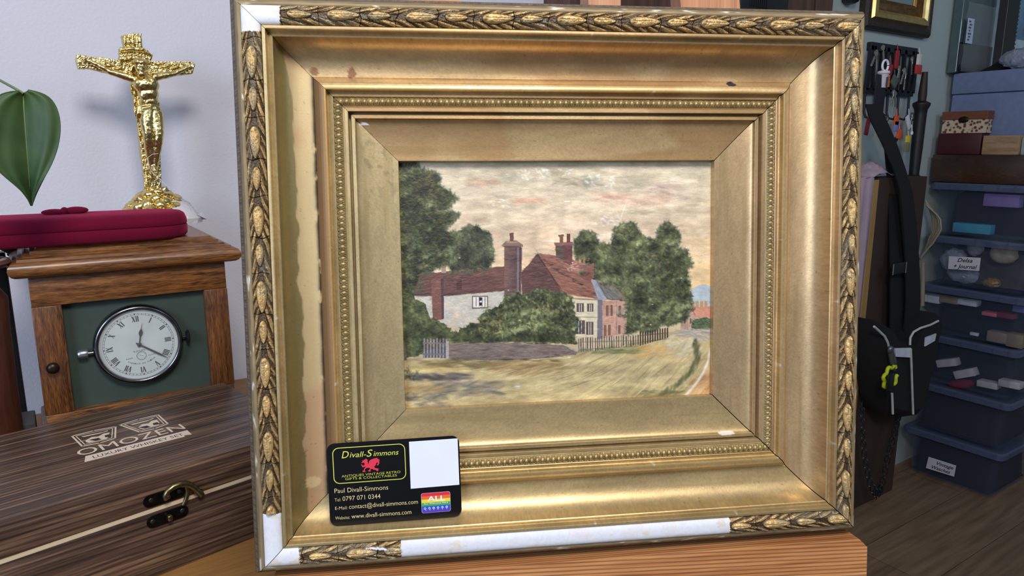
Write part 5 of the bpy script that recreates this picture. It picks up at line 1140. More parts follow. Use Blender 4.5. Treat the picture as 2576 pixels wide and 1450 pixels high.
# ------------------------------------------------------------------ key rack
RY = 1.165
rx0, rx1 = atY(2193, 110, RY).x, atY(2310, 122, RY).x; rz1 = atY(2250, 113, RY).z; rz0 = atY(2250, 240, RY).z
rk_ = thing('key_rack', 'slotted black metal key rack crowded with keys on the grey green wall', 'key rack', ((rx0+rx1)/2, WY, rz0))
RKM = plain('blue_black_metal', (34, 40, 48), .45, metal=.4)
q = MB(); q.box2((rx0, RY, rz1-.022), (rx1, WY-.001, rz1), .001); q.box2((rx0-.008, RY, rz0), (rx1, WY-.001, rz0+.016), .001)
rr = random.Random(2); n = 9
for k in range(n):
    x = rx0+(rx1-rx0)*(k+.0)/(n-1); wd = rr.uniform(.008, .016); lean = rr.uniform(-.010, .010)
    q.add([(x-wd/2, RY, rz0+.01), (x+wd/2, RY, rz0+.01), (x+wd/2+lean, RY, rz1-.01), (x-wd/2+lean, RY, rz1-.01), (x-wd/2, RY+.008, rz0+.01), (x+wd/2, RY+.008, rz0+.01), (x+wd/2+lean, RY+.008, rz1-.01), (x-wd/2+lean, RY+.008, rz1-.01)], [(0, 3, 2, 1), (4, 5, 6, 7), (0, 1, 5, 4), (1, 2, 6, 5), (2, 3, 7, 6), (3, 0, 4, 7)])
q.build('slotted_plate', RKM, rk_)
hx = [rx0-.004+(rx1-rx0)*k/4.2 for k in range(5)]
for x in hx:
    q = MB(); q.tube([(x, RY+.004, rz0+.006), (x, RY+.002, rz0-.05), (x, RY-.004, rz0-.066), (x+.002, RY-.018, rz0-.070), (x+.004, RY-.026, rz0-.058)], .0035, 8); q.build('hook', RKM, rk_, smooth=60)
KSIL = plain('worn_key_metal', (176, 172, 160), .3, metal=.9, var=.25, scale=200)
def key(x, z, y, ln, ang, label, mat=KSIL, head=None, grp=None):
    r = MB(); M = Matrix.Translation((x, y, z)) @ Matrix.Rotation(ang, 4, 'Y')
    o = thing('key', label, 'key', M=M, group=grp)
    q = MB(); q.tube([(0, 0, 0.006), (0, -.001, -ln*.3)], .0018, 8); q.box2((-.0028, -.0012, -ln), (.0028, .0012, -ln*.28), .0004)
    for k in range(4): q.box2((.0022, -.0010, -ln+.003+k*.007), (.0052, .0010, -ln+.0065+k*.007))
    q.build('key_blade', mat, o, local=True)
    q = MB(); q.lathe([(.003, -.0012), (.0080, -.0014), (.0085, 0), (.0080, .0014), (.003, .0012)], 18, Matrix.Translation((0, 0, .0)) @ Matrix.Rotation(PI/2, 4, 'X'), cap=False); q.build('key_bow', head or mat, o, local=True, smooth=50); return o
def ringthing(x, z, y, r, t, mat, label, name='key_ring', cat='ring'):
    q = MB(); pts = [(x+r*math.cos(a), y, z+r*math.sin(a)) for a in np.linspace(.15, 2*PI-.05, 30)]; q.tube(pts, t, 8); o = q.build(name, mat, None, smooth=60); tag(o, label, cat); recentre(o, (x, y, z)); return o
def R2(px_, py_, Y=1.14): return atY(px_, py_, Y)
p = R2(2227, 165, 1.12); ringthing(p.x, p.z, 1.12, .0145, .0032, plain('bright_white_cable', (238, 240, 246), .4), 'thick bright white ring hanging high on the left of the key rack', 'white_ring')
ORA = plain('orange_plastic', (214, 84, 40), .4); REDP = plain('red_plastic', (150, 26, 36), .4); BLUP = plain('blue_plastic', (44, 60, 170), .3); YELP = plain('yellow_plastic', (216, 190, 60), .4)
p = R2(2226, 200, 1.12)
o = thing('popcorn_cup_charm', 'cup shaped key charm with pale rim and orange and yellow side below the white ring', 'key charm', (p.x, 1.12, p.z-.025))
q = MB(); q.lathe([(.0095, -.026), (.0140, .010)], 20, Matrix.Translation((p.x, 1.125, p.z+.004))); q.build('cup', plain('cup_white', (200, 196, 200), .4), o, smooth=60)
q = MB(); q.box((p.x+.003, 1.111, p.z-.006), (.008, .003, .030), .001); q.build('orange_panel', ORA, o); q = MB(); q.box((p.x+.0095, 1.113, p.z-.005), (.004, .003, .032), .001); q.build('yellow_panel', YELP, o); q = MB(); q.box((p.x-.004, 1.111, p.z-.006), (.005, .003, .024), .001); q.build('dark_blue_panel', plain('navy_plastic', (40, 52, 84), .4), o)
q = MB(); q.lathe([(.014, 0), (.0165, .003), (.015, .008), (.008, .010)], 20, Matrix.Translation((p.x, 1.125, p.z+.0145))); q.build('rim', plain('rim_pale_pink', (220, 212, 218), .5), o, smooth=60)
for (px_, py_, ln, ang, lb, mt) in ((2208, 132, .05, .5, 'bunched silver key at the top left slot of the key rack', KSIL), (2222, 120, .045, -.3, 'silver key fanned out just above the white ring', KSIL), (2246, 232, .05, .1, 'silver key hanging below the cup charm in front of the rack bar', KSIL), (2252, 236, .044, -.25, 'second silver key beside the cup charm, angled to the left', KSIL),
                                    (2262, 172, .05, .05, 'bright silver key in the middle of the rack right of the red tag', KSIL), (2270, 178, .048, .3, 'silver key angled right beside the middle of the rack', KSIL), (2290, 150, .05, -.15, 'dull silver key right of centre near the rack top', KSIL), (2284, 185, .055, 0, 'long dull key hanging straight at right centre of the rack', KSIL),
                                    (2232, 300, .04, .2, 'small silver key on the left hook under the rack', KSIL), (2298, 290, .05, .1, 'silver key on the right hook under the rack', KSIL), (2312, 300, .045, -.1, 'silver key hanging lowest at the right of the hooks', KSIL), (2258, 350, .05, .1, 'dark key under the orange tags of the lower bunch', DARKSTEEL)):
    p = R2(px_, py_); key(p.x, p.z, 1.135+(px_ % 5)*.003, ln*.85, ang, lb, mt)
def tagbox(px_, py_, dx, dz, mat, label, name, ang=0., cat='key tag', Y=1.125):
    p = R2(px_, py_, Y); q = MB(); q.box((0, 0, 0), (dx, .005, dz), .0015, R=Euler((0, ang, 0)).to_matrix()); q.tube([(0, 0, dz*.45), (.002, .004, dz*.45+.02)], .0012, 6)
    o = q.build(name, mat, None, smooth=40, local=True); o.location = (p.x, Y, p.z); tag(o, label, cat); return o
tagbox(2256, 150, .018, .05, REDP, 'crimson leather key tag in the middle of the rack', 'red_tag'); tagbox(2240, 176, .014, .03, REDP, 'small red tag right of the cup charm rim', 'red_tag', .2); tagbox(2310, 175, .034, .026, plain('orange_red_plastic', (176, 50, 30), .4), 'orange red tag under the small white charm at the right of the rack', 'red_tag')
tagbox(2312, 150, .022, .030, plain('cream_plastic', (210, 206, 200), .35), 'small cream charm clipped at the upper right of the rack', 'cream_charm'); tagbox(2213, 235, .05, .10, plain('dark_pouch', (20, 22, 30), .7), 'dark pouch hanging left of the cup charm', 'key_pouch'); tagbox(2250, 205, .03, .03, plain('grey_charm', (84, 88, 82), .6), 'grey knotted charm below the middle of the rack', 'grey_charm', .6)
tagbox(2285, 308, .018, .042, plain('white_tag', (205, 205, 212), .5), 'white rectangular tag tilted over the lower key bunch', 'white_tag', -.55); tagbox(2255, 303, .022, .028, ORA, 'orange fob at the top of the lower key bunch', 'orange_fob', .1); tagbox(2262, 338, .024, .028, ORA, 'orange fob at the bottom of the lower key bunch', 'orange_fob', .2); tagbox(2254, 318, .024, .030, plain('lilac_plastic', (124, 122, 176), .35), 'lilac charm between the two orange fobs', 'lilac_charm')
tagbox(2305, 346, .014, .018, BLUP, 'bright blue bead at the bottom right of the lower bunch', 'blue_bead'); tagbox(2284, 350, .024, .020, YELP, 'dull yellow fob low in the key bunch', 'yellow_fob'); tagbox(2281, 372, .028, .024, plain('khaki_plastic', (124, 122, 84), .5), 'khaki round fob lowest in the key bunch', 'khaki_fob'); tagbox(2294, 335, .008, .01, WHITE, 'tiny white bead above the blue bead', 'white_bead'); tagbox(2182, 318, .016, .05, REDP, 'crimson tag half hidden beside the gold frame edge', 'red_tag', .2, Y=1.15)
p = atY(2316, 250, 1.12); M0 = Matrix.Translation((p.x+.008, 1.12, atY(2316, 455, 1.12).z)); hh2 = atY(2316, 180, 1.12).z-atY(2316, 455, 1.12).z
o = thing('turned_candlestick', 'tall dark turned wooden candlestick beside the right end of the key rack', 'candlestick', tuple(M0.to_translation()))
q = MB(); q.lathe([(.024, 0), (.024, .01), (.014, .02), (.016, hh2*.3), (.017, hh2*.62), (.018, hh2*.66), (.024, hh2*.70), (.024, hh2*.72), (.012, hh2*.74)], 26, M0); q.build('base_column', plain('ebonised_wood', (18, 14, 14), .5), o, smooth=40)
q = MB(); q.lathe([(.011, hh2*.735), (.012, hh2*.8), (.009, hh2*.95), (.008, hh2)], 20, M0); q.build('candle', plain('dark_maroon_candle', (44, 26, 24), .6), o, smooth=50)

# ------------------------------------------------------------------ pictures and packet leaning on the wall beyond the rack
q = MB(); a = atY(2412, 90, 1.15).x; b_ = atY(2494, 90, 1.15).x
zt3 = 1.62; zb3 = atX(2385, 186, 2.476).z+.001
pk = thing('packaged_panel', 'dark panel in a clear sleeve with a white barcode sticker leaning on the wall', 'packet', ((a+b_)/2, 1.14, zb3))
q = MB(); q.box2((a, 1.145, zb3), (b_, 1.175, zt3), .003); q.build('panel', plain('slate_green_card', (70, 88, 92), .35, coat=.5), pk)
q = MB(); q.box2((a, 1.142, zb3), (b_, 1.146, atY(2440, 110, 1.145).z)); q.build('dark_lower_part', plain('black_card', (22, 22, 26), .3, coat=.5), pk)
SLV = bpy.data.materials.new('clear_sleeve'); SLV.use_nodes = True; b = SLV.node_tree.nodes['Principled BSDF']; setin(b, Roughness=.08, Alpha=.12); b.inputs['Base Color'].default_value = (.8, .85, .9, 1)
q = MB(); V = []; Fc = []; zz = atY(2450, 10, 1.138).z
for i in range(15):
    for k in range(13): V.append((a+.012+(b_-a-.02)*k/12, 1.138+.0016*math.sin(i*1.3+k*.9), zb3+.004+(zz-zb3)*i/14))
for i in range(14):
    for k in range(12): Fc.append((i*13+k, i*13+k+1, (i+1)*13+k+1, (i+1)*13+k))
q.add(V, Fc); q.build('clear_sleeve', SLV, pk, smooth=180)
s0, s1 = atY(2436, 45, 1.134), atY(2452, 112, 1.134)
q = MB(); q.box2((s0.x, 1.133, s1.z), (atY(2452, 45, 1.134).x, 1.1345, s0.z)); st_ = q.build('white_sticker', plain('sticker_paper', (196, 206, 222), .5), pk)
q = MB()
for k in range(7): z = s1.z+.008+k*(s0.z-s1.z-.02)/6; q.box2((s0.x+.006+.004*(k % 2), 1.1322, z), (s0.x+.018+.004*(k % 3), 1.1331, z+.005))
q.build('sticker_print', plain('sticker_print_grey', (90, 100, 120), .5), st_)
fx0, fx1 = max(b_+.002, atY(2493, 70, 1.13).x), atY(2492, 70, 1.13).x+.44
zb4 = atY(2525, 140, 1.13).z-.012
pc = thing('framed_print', 'black framed blue print with a pale outer border leaning at the far right', 'picture', (fx0+.2, 1.13, zb3))
q = MB(); q.box2((fx0, 1.135, zb3), (fx1, 1.16, 1.95)); q.build('pale_backing', plain('pale_blue_card', (150, 176, 184), .5), pc)
bx0 = atY(2519, 70, 1.12).x; ph0 = atY(2549, 70, 1.12).x
q = MB(); q.box2((bx0, 1.108, zb3), (ph0-.002, 1.134, 1.90), .002)
for k in range(60): q.box((ph0-.002, 1.110, zb4-.04+k*.0125), (.006, .006, .006), .001)
q.build('black_frame', BLACK, pc)
q = MB(); q.box2((ph0-.004, 1.126, zb3), (fx1-.02, 1.134, 1.88)); q.build('white_mount', plain('white_mount', (190, 204, 214), .6), pc)
BLP = plain('blue_misty_print', (96, 134, 160), .4, var=.5, scale=9); q = MB(); q.box2((ph0+.03, 1.124, zb4+.07), (fx1-.08, 1.1265, 1.8)); q.build('print', BLP, pc)

# ------------------------------------------------------------------ plastic storage boxes in a stack
SX = 2.40
CLR = bpy.data.materials.new('clear_plastic'); CLR.use_nodes = True; b = CLR.node_tree.nodes['Principled BSDF']; setin(b, Roughness=.12, Alpha=.09); b.inputs['Base Color'].default_value = L4(104, 118, 148)
LID = bpy.data.materials.new('frosted_lid'); LID.use_nodes = True; b = LID.node_tree.nodes['Principled BSDF']; setin(b, Roughness=.3, Alpha=.72); b.inputs['Base Color'].default_value = L4(84, 94, 120)
levels = [0.0, .165, .330, .498, .660, .822, .990]
SY0, SY1 = .850, 1.160; SDX = .42
words = {1: 'lowest clear storage box of the stack with a white vintage label', 2: 'clear storage box second from the floor full of dark cloth', 3: 'clear storage box third from the floor holding white jewel boxes and a red pouch', 4: 'clear storage box fourth from the floor with pink and tan boxes inside', 5: 'clear storage box fifth from the floor with plastic bags and a handwritten label', 6: 'topmost clear storage box of the stack with turquoise and lilac boxes inside'}
sbox = []
for k in range(6):
    z0_, z1_ = levels[k], levels[k+1]
    o = thing('storage_box', words[k+1], 'storage box', (SX+SDX/2, (SY0+SY1)/2, z0_), group='clear storage boxes in the tall stack')
    V = []; Fc = []; n = 0
    def ringz(ins, z, r=.02): return [(SX+SDX/2+x, (SY0+SY1)/2+y, z) for x, y in rrect(-SDX/2+ins, -(SY1-SY0)/2+ins, SDX/2-ins, (SY1-SY0)/2-ins, r, 5)]
    L = [ringz(.028, z0_+.004), ringz(.026, z0_+.0045), ringz(.012, z1_-.022), ]
    Li = [ringz(.0145, z1_-.022), ringz(.029, z0_+.007)]
    allr = L+Li; m_ = len(allr[0])
    for r in allr: V += r
    for i in range(len(allr)-1):
        for j in range(m_): Fc.append((i*m_+j, i*m_+(j+1) % m_, (i+1)*m_+(j+1) % m_, (i+1)*m_+j))
    Fc.append(tuple(range(m_-1, -1, -1))); Fc.append(tuple((len(allr)-1)*m_+j for j in range(m_)))
    q = MB(); q.add(V, Fc); q.build('tub', CLR, o, smooth=35)
    L = [ringz(.008, z1_-.024), ringz(.0, z1_-.022), ringz(.0, z1_-.006), ringz(.004, z1_-.001), ringz(.016, z1_-.001), ringz(.018, z1_-.006)]
    V = [p for r in L for p in r]; Fc = [(i*m_+j, i*m_+(j+1) % m_, (i+1)*m_+(j+1) % m_, (i+1)*m_+j) for i in range(len(L)-1) for j in range(m_)]+[tuple((len(L)-1)*m_+j for j in range(m_))]
    q = MB(); q.add(V, Fc)
    for j in range(7): y = SY0+.02+j*.044; q.box2((SX-.0022, y, z1_-.021), (SX+.001, y+.004, z1_-.004))
    q.build('lid', LID, o, smooth=35); sbox.append(o)
def inner(px_, py_, px2, py2, rgb, label, name, cat='box', dep=.034, Xf=SX+.034, rough=.6, rot=0., grp=None):
    a = atX(px_, py_, Xf); b_ = atX(px2, py2, Xf); y0_, y1_ = sorted((a.y, b_.y)); z0_, z1_ = sorted((a.z, b_.z))
    q = MB(); q.box((0, 0, 0), (dep, y1_-y0_, z1_-z0_), .002, R=Euler((rot, 0, 0)).to_matrix()); o = q.build(name, plain(name+'_colour', rgb, rough), None, smooth=40, local=True); o.location = (Xf+dep/2+.004, (y0_+y1_)/2, (z0_+z1_)/2); tag(o, label, cat, grp); return o
def fillcloth(z0_, z1_, rgb, label, seed, top=.8, back=.07):
    V = []; Fc = []; ny, nx = 22, 14; ya, yb2 = SY0+.034, SY1-.034
    for i in range(nx):
        for j in range(ny):
            x = SX+back+(.25)*i/(nx-1); y = ya+(yb2-ya)*j/(ny-1); edge = min(i, nx-1-i, j, ny-1-j); h = (z1_-z0_)*top*(1-.12*mnoise.noise(Vector((x*14, y*14, seed)))) if edge > 0 else 0
            if edge == 0: h = .0
            V.append((x, y, z0_+.0105+h))
    for i in range(nx-1):
        for j in range(ny-1): Fc.append((i*ny+j, i*ny+j+1, (i+1)*ny+j+1, (i+1)*ny+j))
    q = MB(); q.add(V, Fc); o = q.build('folded_cloth', plain('cloth_colour', rgb, .9, var=.3, scale=30, bump=.4), None, smooth=60); tag(o, label, 'cloth'); recentre(o, (SX+.2, 1.0, z0_+.0105)); return o
fillcloth(levels[0], levels[1]-.03, (11, 10, 12), 'black cloth filling the lowest storage box', 1, .95, .036)
fillcloth(levels[1], levels[2]-.03, (10, 9, 12), 'black cloth filling the second storage box from the floor', 2, .98, .036)
fillcloth(levels[2], levels[3]-.03, (18, 25, 33), 'dark blue cloth behind the white jewel boxes', 3, .9, .075)
fillcloth(levels[3], levels[4]-.03, (11, 14, 24), 'navy cloth behind the tan and pink boxes', 4, .92, .075)
fillcloth(levels[4], levels[5]-.03, (60, 56, 54), 'brown grey cloth behind the plastic bags', 5, .8, .075)
fillcloth(levels[5], levels[6]-.03, (26, 22, 26), 'dark brown cloth in the topmost storage box', 6, .9, .075)
inner(2396, 560, 2488, 592, (58, 148, 178), 'turquoise box near the bottom of the topmost storage box', 'turquoise_box'); inner(2474, 487, 2560, 524, (134, 112, 176), 'lilac box high in the topmost storage box', 'lilac_box')
inner(2318, 740, 2360, 766, (196, 200, 214), 'white card box at the left of the fourth storage box', 'white_box'); inner(2361, 744, 2407, 768, (138, 122, 96), 'tan card box between two white boxes in the fourth storage box', 'tan_box'); inner(2408, 752, 2454, 774, (196, 200, 214), 'white card box right of the small tan box', 'white_box')
inner(2468, 784, 2505, 800, (196, 96, 104), 'pink box in the fourth storage box', 'pink_box'); inner(2506, 786, 2546, 806, (112, 26, 48), 'crimson box right of the pink box', 'crimson_box'); inner(2546, 768, 2576, 790, (84, 92, 150), 'blue box at the right of the fourth storage box', 'blue_box')
inner(2482, 832, 2529, 868, (128, 116, 98), 'larger tan box low in the fourth storage box', 'tan_box'); inner(2532, 838, 2568, 880, (122, 110, 92), 'tan box at the right end of the fourth storage box', 'tan_box'); inner(2438, 836, 2458, 848, (190, 192, 205), 'tiny white tag low in the fourth storage box', 'white_tag', 'tag', .01)
inner(2354, 900, 2402, 930, (184, 182, 186), 'tilted white jewel box at the left in the third storage box', 'jewel_box', rot=-.35, grp=None); inner(2398, 926, 2448, 958, (184, 182, 186), 'tilted white jewel box right of the leftmost one', 'jewel_box', rot=-.45); inner(2456, 956, 2505, 984, (178, 176, 180), 'upright white jewel box in the middle of the third storage box', 'jewel_box', rot=-.05); inner(2510, 954, 2562, 984, (170, 168, 172), 'white jewel box at the right of the third storage box', 'jewel_box', rot=-.05)
a = atX(2415, 968, SX+.05); q = MB(); q.ico((0, 0, 0), (.018, .042, .016), Euler((-.35, 0, 0)).to_matrix(), sub=3, jit=.04); o = q.build('red_pouch', plain('dark_red_velvet', (112, 18, 30), .9), None, smooth=180, local=True); o.location = (a.x+.006, a.y, a.z); tag(o, 'dark red pouch under the tilted white jewel boxes', 'pouch')
CLBAG, nt, b = newmat('crumpled_clear_bag'); b.inputs['Base Color'].default_value = L4(150, 158, 176); setin(b, Roughness=.2, Alpha=.75); tc = N(nt, 'ShaderNodeTexCoord'); bump_noise(nt, b, 90, .8, .006, vec=tc.outputs['Object'])
for (px_, py_, sy, sz, lb) in ((2345, 650, .05, .045, 'crumpled clear bag at the left of the fifth storage box'), (2420, 690, .06, .035, 'crumpled clear bag under the handwritten label'), (2450, 625, .03, .03, 'crumpled clear bag above the handwritten label')):
    a = atX(px_, py_, SX+.052); q = MB(); q.ico((0, 0, 0), (.022, sy*.8, sz*.9), sub=3, jit=.09, seed=px_); o = q.build('clear_bag', CLBAG, None, smooth=30, local=True); o.location = (a.x+.01, min(max(a.y, SY0+.05), SY1-.075), a.z); tag(o, lb, 'bag')
a = atX(2525, 640, SX+.055); q = MB(); q.ico((0, 0, 0), (.02, .04, .03), sub=3, jit=.05, seed=4); o = q.build('cream_bundle', plain('cream_fabric', (150, 142, 124), .9, var=.3), None, smooth=60, local=True); o.location = a; tag(o, 'cream bundle at the right of the fifth storage box', 'bundle')
a = atX(2495, 712, SX+.055); q = MB(); q.ico((0, 0, 0), (.02, .025, .016), sub=3, jit=.1, seed=5); o = q.build('amber_beads', plain('amber_brown', (134, 104, 54), .4, var=.5, scale=300), None, smooth=30, local=True); o.location = a; tag(o, 'heap of amber beads at the bottom of the fifth storage box', 'beads')
LBL = plain('label_paper', (196, 194, 204), .6, var=.03)
def label(par, quad, lines, name, Xf):
    P = [atX(x, y, Xf) for x, y in quad]; q = MB(); q.add(P+[p+Vector((.0015, 0, 0)) for p in P], [(3, 2, 1, 0), (4, 5, 6, 7)]+[(i, (i+1) % 4, 4+(i+1) % 4, 4+i) for i in range(4)]); l_ = q.build(name, LBL, par)
    ex = (P[1]-P[0]+P[2]-P[3])/2; ey = (P[0]-P[3]+P[1]-P[2])/2; M = Matrix(((ex.x, ey.x, -1, P[3].x), (ex.y, ey.y, 0, P[3].y), (ex.z, ey.z, 0, P[3].z), (0, 0, 0, 1)))
    q = MB()
    for s, xa, ya, xb_, h in lines: text_fit(q, s, xa, ya, xb_, h, .0006, M, shear=.3, offset=.01)
    q.build('handwriting', plain('black_marker', (14, 14, 18), .5), l_)
label(sbox[4], [(2387, 645), (2467, 649), (2463, 682), (2385, 677)], [('Delsa', .28, .60, .76, .30), ('+ Journal', .18, .12, .92, .30)], 'box_label', SX+.0105)
label(sbox[0], [(2336, 1150), (2405, 1172), (2400, 1200), (2329, 1178)], [('Vintage', .34, .58, .94, .28), ('Watches', .20, .14, .86, .28)], 'box_label', SX+.0135)

# ------------------------------------------------------------------ boxes on the stack
def slab(x, ya, yb_, za, zb_, mat, name, label, cat, bev=.003, par=None, dep=.2):
    q = MB(); q.box2((x, min(ya, yb_), min(za, zb_)), (x+dep, max(ya, yb_), max(za, zb_)), bev); o = q.build(name, mat, par, smooth=40)
    if par is None: tag(o, label, cat); recentre(o, (x+dep/2, (ya+yb_)/2, min(za, zb_)))
    return o
TZ0 = .9905
BURL = wood('figured_dark_walnut', (30, 18, 10), (98, 62, 32), axis=1, ring=16, stretch=.25, distort=14, fine=300, mid=(58, 36, 20), warp=5, coat=.5, rough=.35)
a = atX(2300, 440, SX); zt5 = atX(2576, 391, SX).z
slab(SX+.01, .84, 1.165, TZ0, zt5, BURL, 'walnut_box', 'long dark walnut box with swirling grain lying on top of the storage boxes', 'box', dep=.28)
a, b_ = atX(2317, 388, SX+.02), atX(2465, 388, SX+.02); zt6 = atX(2400, 336, SX+.02).z
slab(SX+.02, 1.160, b_.y+.0015, zt5+.0005, zt6, plain('dark_burgundy_leather', (64, 16, 22), .5, bump=.2), 'burgundy_box', 'plain dark burgundy box on the left of the walnut box', 'box', dep=.052)
a, b_ = atX(2466, 388, SX+.02), atX(2560, 388, SX+.02)
slab(SX+.02, a.y-.0015, b_.y, zt5+.0005, atX(2500, 341, SX+.02).z, wood('pale_zebra_wood', (122, 94, 66), (190, 158, 120), axis=1, ring=90, stretch=.1, rough=.5), 'light_wood_box', 'pale striped wooden box right of the burgundy box', 'box', dep=.052)
slab(SX+.03, b_.y-.002, .80, zt5+.0005, atX(2500, 346, SX+.02).z, plain('pale_green_card', (150, 164, 160), .6), 'pale_green_box', 'pale green box end at the right edge beside the striped wooden box', 'box', dep=.042)
fl_, nt, b = newmat('floral_paper'); tc = N(nt, 'ShaderNodeTexCoord'); vo = N(nt, 'ShaderNodeTexVoronoi'); setin(vo, Scale=90.0); nt.links.new(tc.outputs['Object'], vo.inputs['Vector']); rp = N(nt, 'ShaderNodeValToRGB'); e = rp.color_ramp.elements
e[0].position = .28; e[0].color = L4(96, 44, 44); e[1].position = .5; e[1].color = L4(196, 178, 148); nt.links.new(vo.outputs['Distance'], rp.inputs[0]); nt.links.new(rp.outputs[0], b.inputs['Base Color']); setin(b, Roughness=.6)
a, b_ = atX(2369, 320, SX+.03), atX(2480, 320, SX+.03); zt7 = atX(2400, 281, SX+.03).z; zm = atX(2400, 302, SX+.03).z
fb = thing('floral_box', 'small floral paper covered box with a brown lid standing on the burgundy box', 'box', (SX+.05, (a.y+b_.y)/2, zt6+.0006))
q = MB(); q.box2((SX+.03, b_.y, zt6+.0006), (SX+.070, a.y, zm), .001); q.build('box_body', fl_, fb)
q = MB(); q.box2((SX+.028, b_.y-.002, zm+.0005), (SX+.072, a.y+.002, zt7), .001); q.build('lid', plain('brown_wood_lid', (112, 66, 44), .5), fb)
yc_ = (a.y+b_.y)/2; q = MB(); q.ico((SX+.0265, yc_, zm), (.003, .016, .010), sub=2); q.build('clasp', plain('dark_bronze_clasp', (50, 40, 28), .4, metal=.8), fb, smooth=60)
GREYB = plain('slate_blue_textile', (112, 124, 158), .75, var=.08, scale=60, bump=.25)
a = atX(2385, 186, SX+.076); a.y = min(a.y, 1.162); zt8 = a.z
gb = thing('grey_case', 'large slate blue box with a lid standing behind the floral box', 'box', (SX+.24, .93, zt5+.0005))
zs = atX(2400, 238, SX+.076).z
q = MB(); q.box2((SX+.080, .70, zt5+.0005), (SX+.40, a.y-.002, zs-.001), .004); q.build('box_body', GREYB, gb, smooth=40)
q = MB(); q.box2((SX+.076, .695, zs), (SX+.405, a.y, zt8), .005); q.build('lid', GREYB, gb, smooth=40)
V = []; Fc = []; n = 24
for i in range(n):
    t = i/(n-1); y = atX(2452+140*t, 180, SX+.18).y; h = (atX(2500, 183-46*math.sin(min(t*1.15, 1)*PI/2)**1.2, SX+.18).z-zt8)*(1-.0*t)
    for k in range(7): x = SX+.15+.08*k/6; V.append((x, y, zt8+.001+max(0, h)*math.sin(PI*(k+.4)/6.8)*(1+.08*math.sin(k*2+i))))
for i in range(n-1):
    for k in range(6): Fc.append((i*7+k, i*7+k+1, (i+1)*7+k+1, (i+1)*7+k))
q = MB(); q.add(V, Fc); o = q.build('black_cloth', BLACKCLOTH, None, smooth=180); so = o.modifiers.new('t', 'SOLIDIFY'); so.thickness = .002; tag(o, 'black cloth heaped on the lid of the slate blue box', 'cloth'); recentre(o, (SX+.28, y+.1, zt8))
a = atX(2550, 165, SX+.115); q = MB(); q.ico((0, 0, 0), (.026, .050, .030), sub=3, jit=.10, seed=9); o = q.build('clear_bag', CLBAG, None, smooth=25, local=True); o.location = (SX+.118, a.y-.012, zt8+.033); tag(o, 'shiny crumpled clear bag on the slate blue box in front of the black cloth', 'bag')

# ------------------------------------------------------------------ tall brown cabinet, cloth, shoulder bag, chain
CYc = 1.085
cx0 = atY(2197, 455, CYc).x; cx1 = atY(2334, 440, CYc).x; czt = atY(2280, 446, CYc).z
cb = thing('tall_cabinet', 'tall dark brown board cabinet with a yellow wood edge behind the hanging bag', 'cabinet', ((cx0+cx1)/2, 1.13, 0))
DBR = plain('dark_brown_board', (58, 42, 34), .7, var=.1, scale=10); q = MB(); q.box2((cx0+.028, CYc, 0), (cx1, WY-.002, czt), .002); q.build('cabinet_body', DBR, cb)
q = MB(); q.box2((cx0, CYc-.002, 0), (cx0+.028, WY-.002, czt-.004), .002); q.build('light_edge', wood('yellow_pine_edge', (140, 108, 58), (186, 148, 88), axis=2, ring=80, stretch=.05), cb)
PNK = plain('lilac_pink_cloth', (176, 152, 166), .9, var=.06, scale=20, bump=.3)
V = []; Fc = []
for i in range(16):
    for k in range(9):
        t = i/15; x = cx0-.085+(cx1-cx0+.02)*t*.62; y = CYc+.0+.085*k/8; pk_ = .040*math.exp(-((t-.72)/.25)**2)+.006*math.sin(i*1.7+k)
        V.append((x, y, czt+.003+max(0.0, pk_*math.sin(PI*(k+1)/10))))
for i in range(15):
    for k in range(8): Fc.append((i*9+k, i*9+k+1, (i+1)*9+k+1, (i+1)*9+k))
drop = len(V)
for i in range(14):
    for k in range(9): V.append((cx0-.085+.006*math.sin(i*.9+k), CYc+.085*k/8, czt+.003-(.7*i/13)))
for i in range(13):
    for k in range(8): Fc.append((drop+i*9+k, drop+i*9+k+1, drop+(i+1)*9+k+1, drop+(i+1)*9+k))
for i in range(2):
    pass
d2 = len(V)
for i in range(14):
    for k in range(7): V.append((cx0-.085+.083*k/6, CYc+.002+.004*math.sin(k*1.8+i*.3), czt+.003-(.7*i/13)))
for i in range(13):
    for k in range(6): Fc.append((d2+i*7+k, d2+i*7+k+1, d2+(i+1)*7+k+1, d2+(i+1)*7+k))
q = MB(); q.add(V, Fc); o = q.build('pink_cloth', PNK, None, smooth=180); so = o.modifiers.new('t', 'SOLIDIFY'); so.thickness = .002; tag(o, 'pale lilac pink cloth draped over the left of the tall brown cabinet', 'cloth'); recentre(o, (cx0, 1.12, czt))
TAN, nt, b = newmat('knotted_cream_string'); b.inputs['Base Color'].default_value = L4(150, 140, 120); setin(b, Roughness=.9)
q = MB(); rr = random.Random(8)
for k in range(7):
    x0_ = 2332+k*4; pts = []
    for t in np.linspace(0, 1, 12): px_ = 2330+(22+k*3.5)*math.sin(PI*t**.8)**1.2-14*t+rr.uniform(-1.5, 1.5); py_ = 505+150*t*(1-.02*k)+k*2; pts.append(atX(px_, py_, SX-.018-.002*k))
    q.tube(pts, .0032, 6)
q.tube([atX(2322-2*t, 660+110*t, SX-.012) for t in np.linspace(0, 1, 5)], .007, 6)
o = q.build('macrame_hanging', TAN, None, smooth=60); tag(o, 'cream knotted string hanging between the brown cabinet and the storage boxes', 'string hanging'); recentre(o, tuple(atX(2332, 500, SX-.02)))

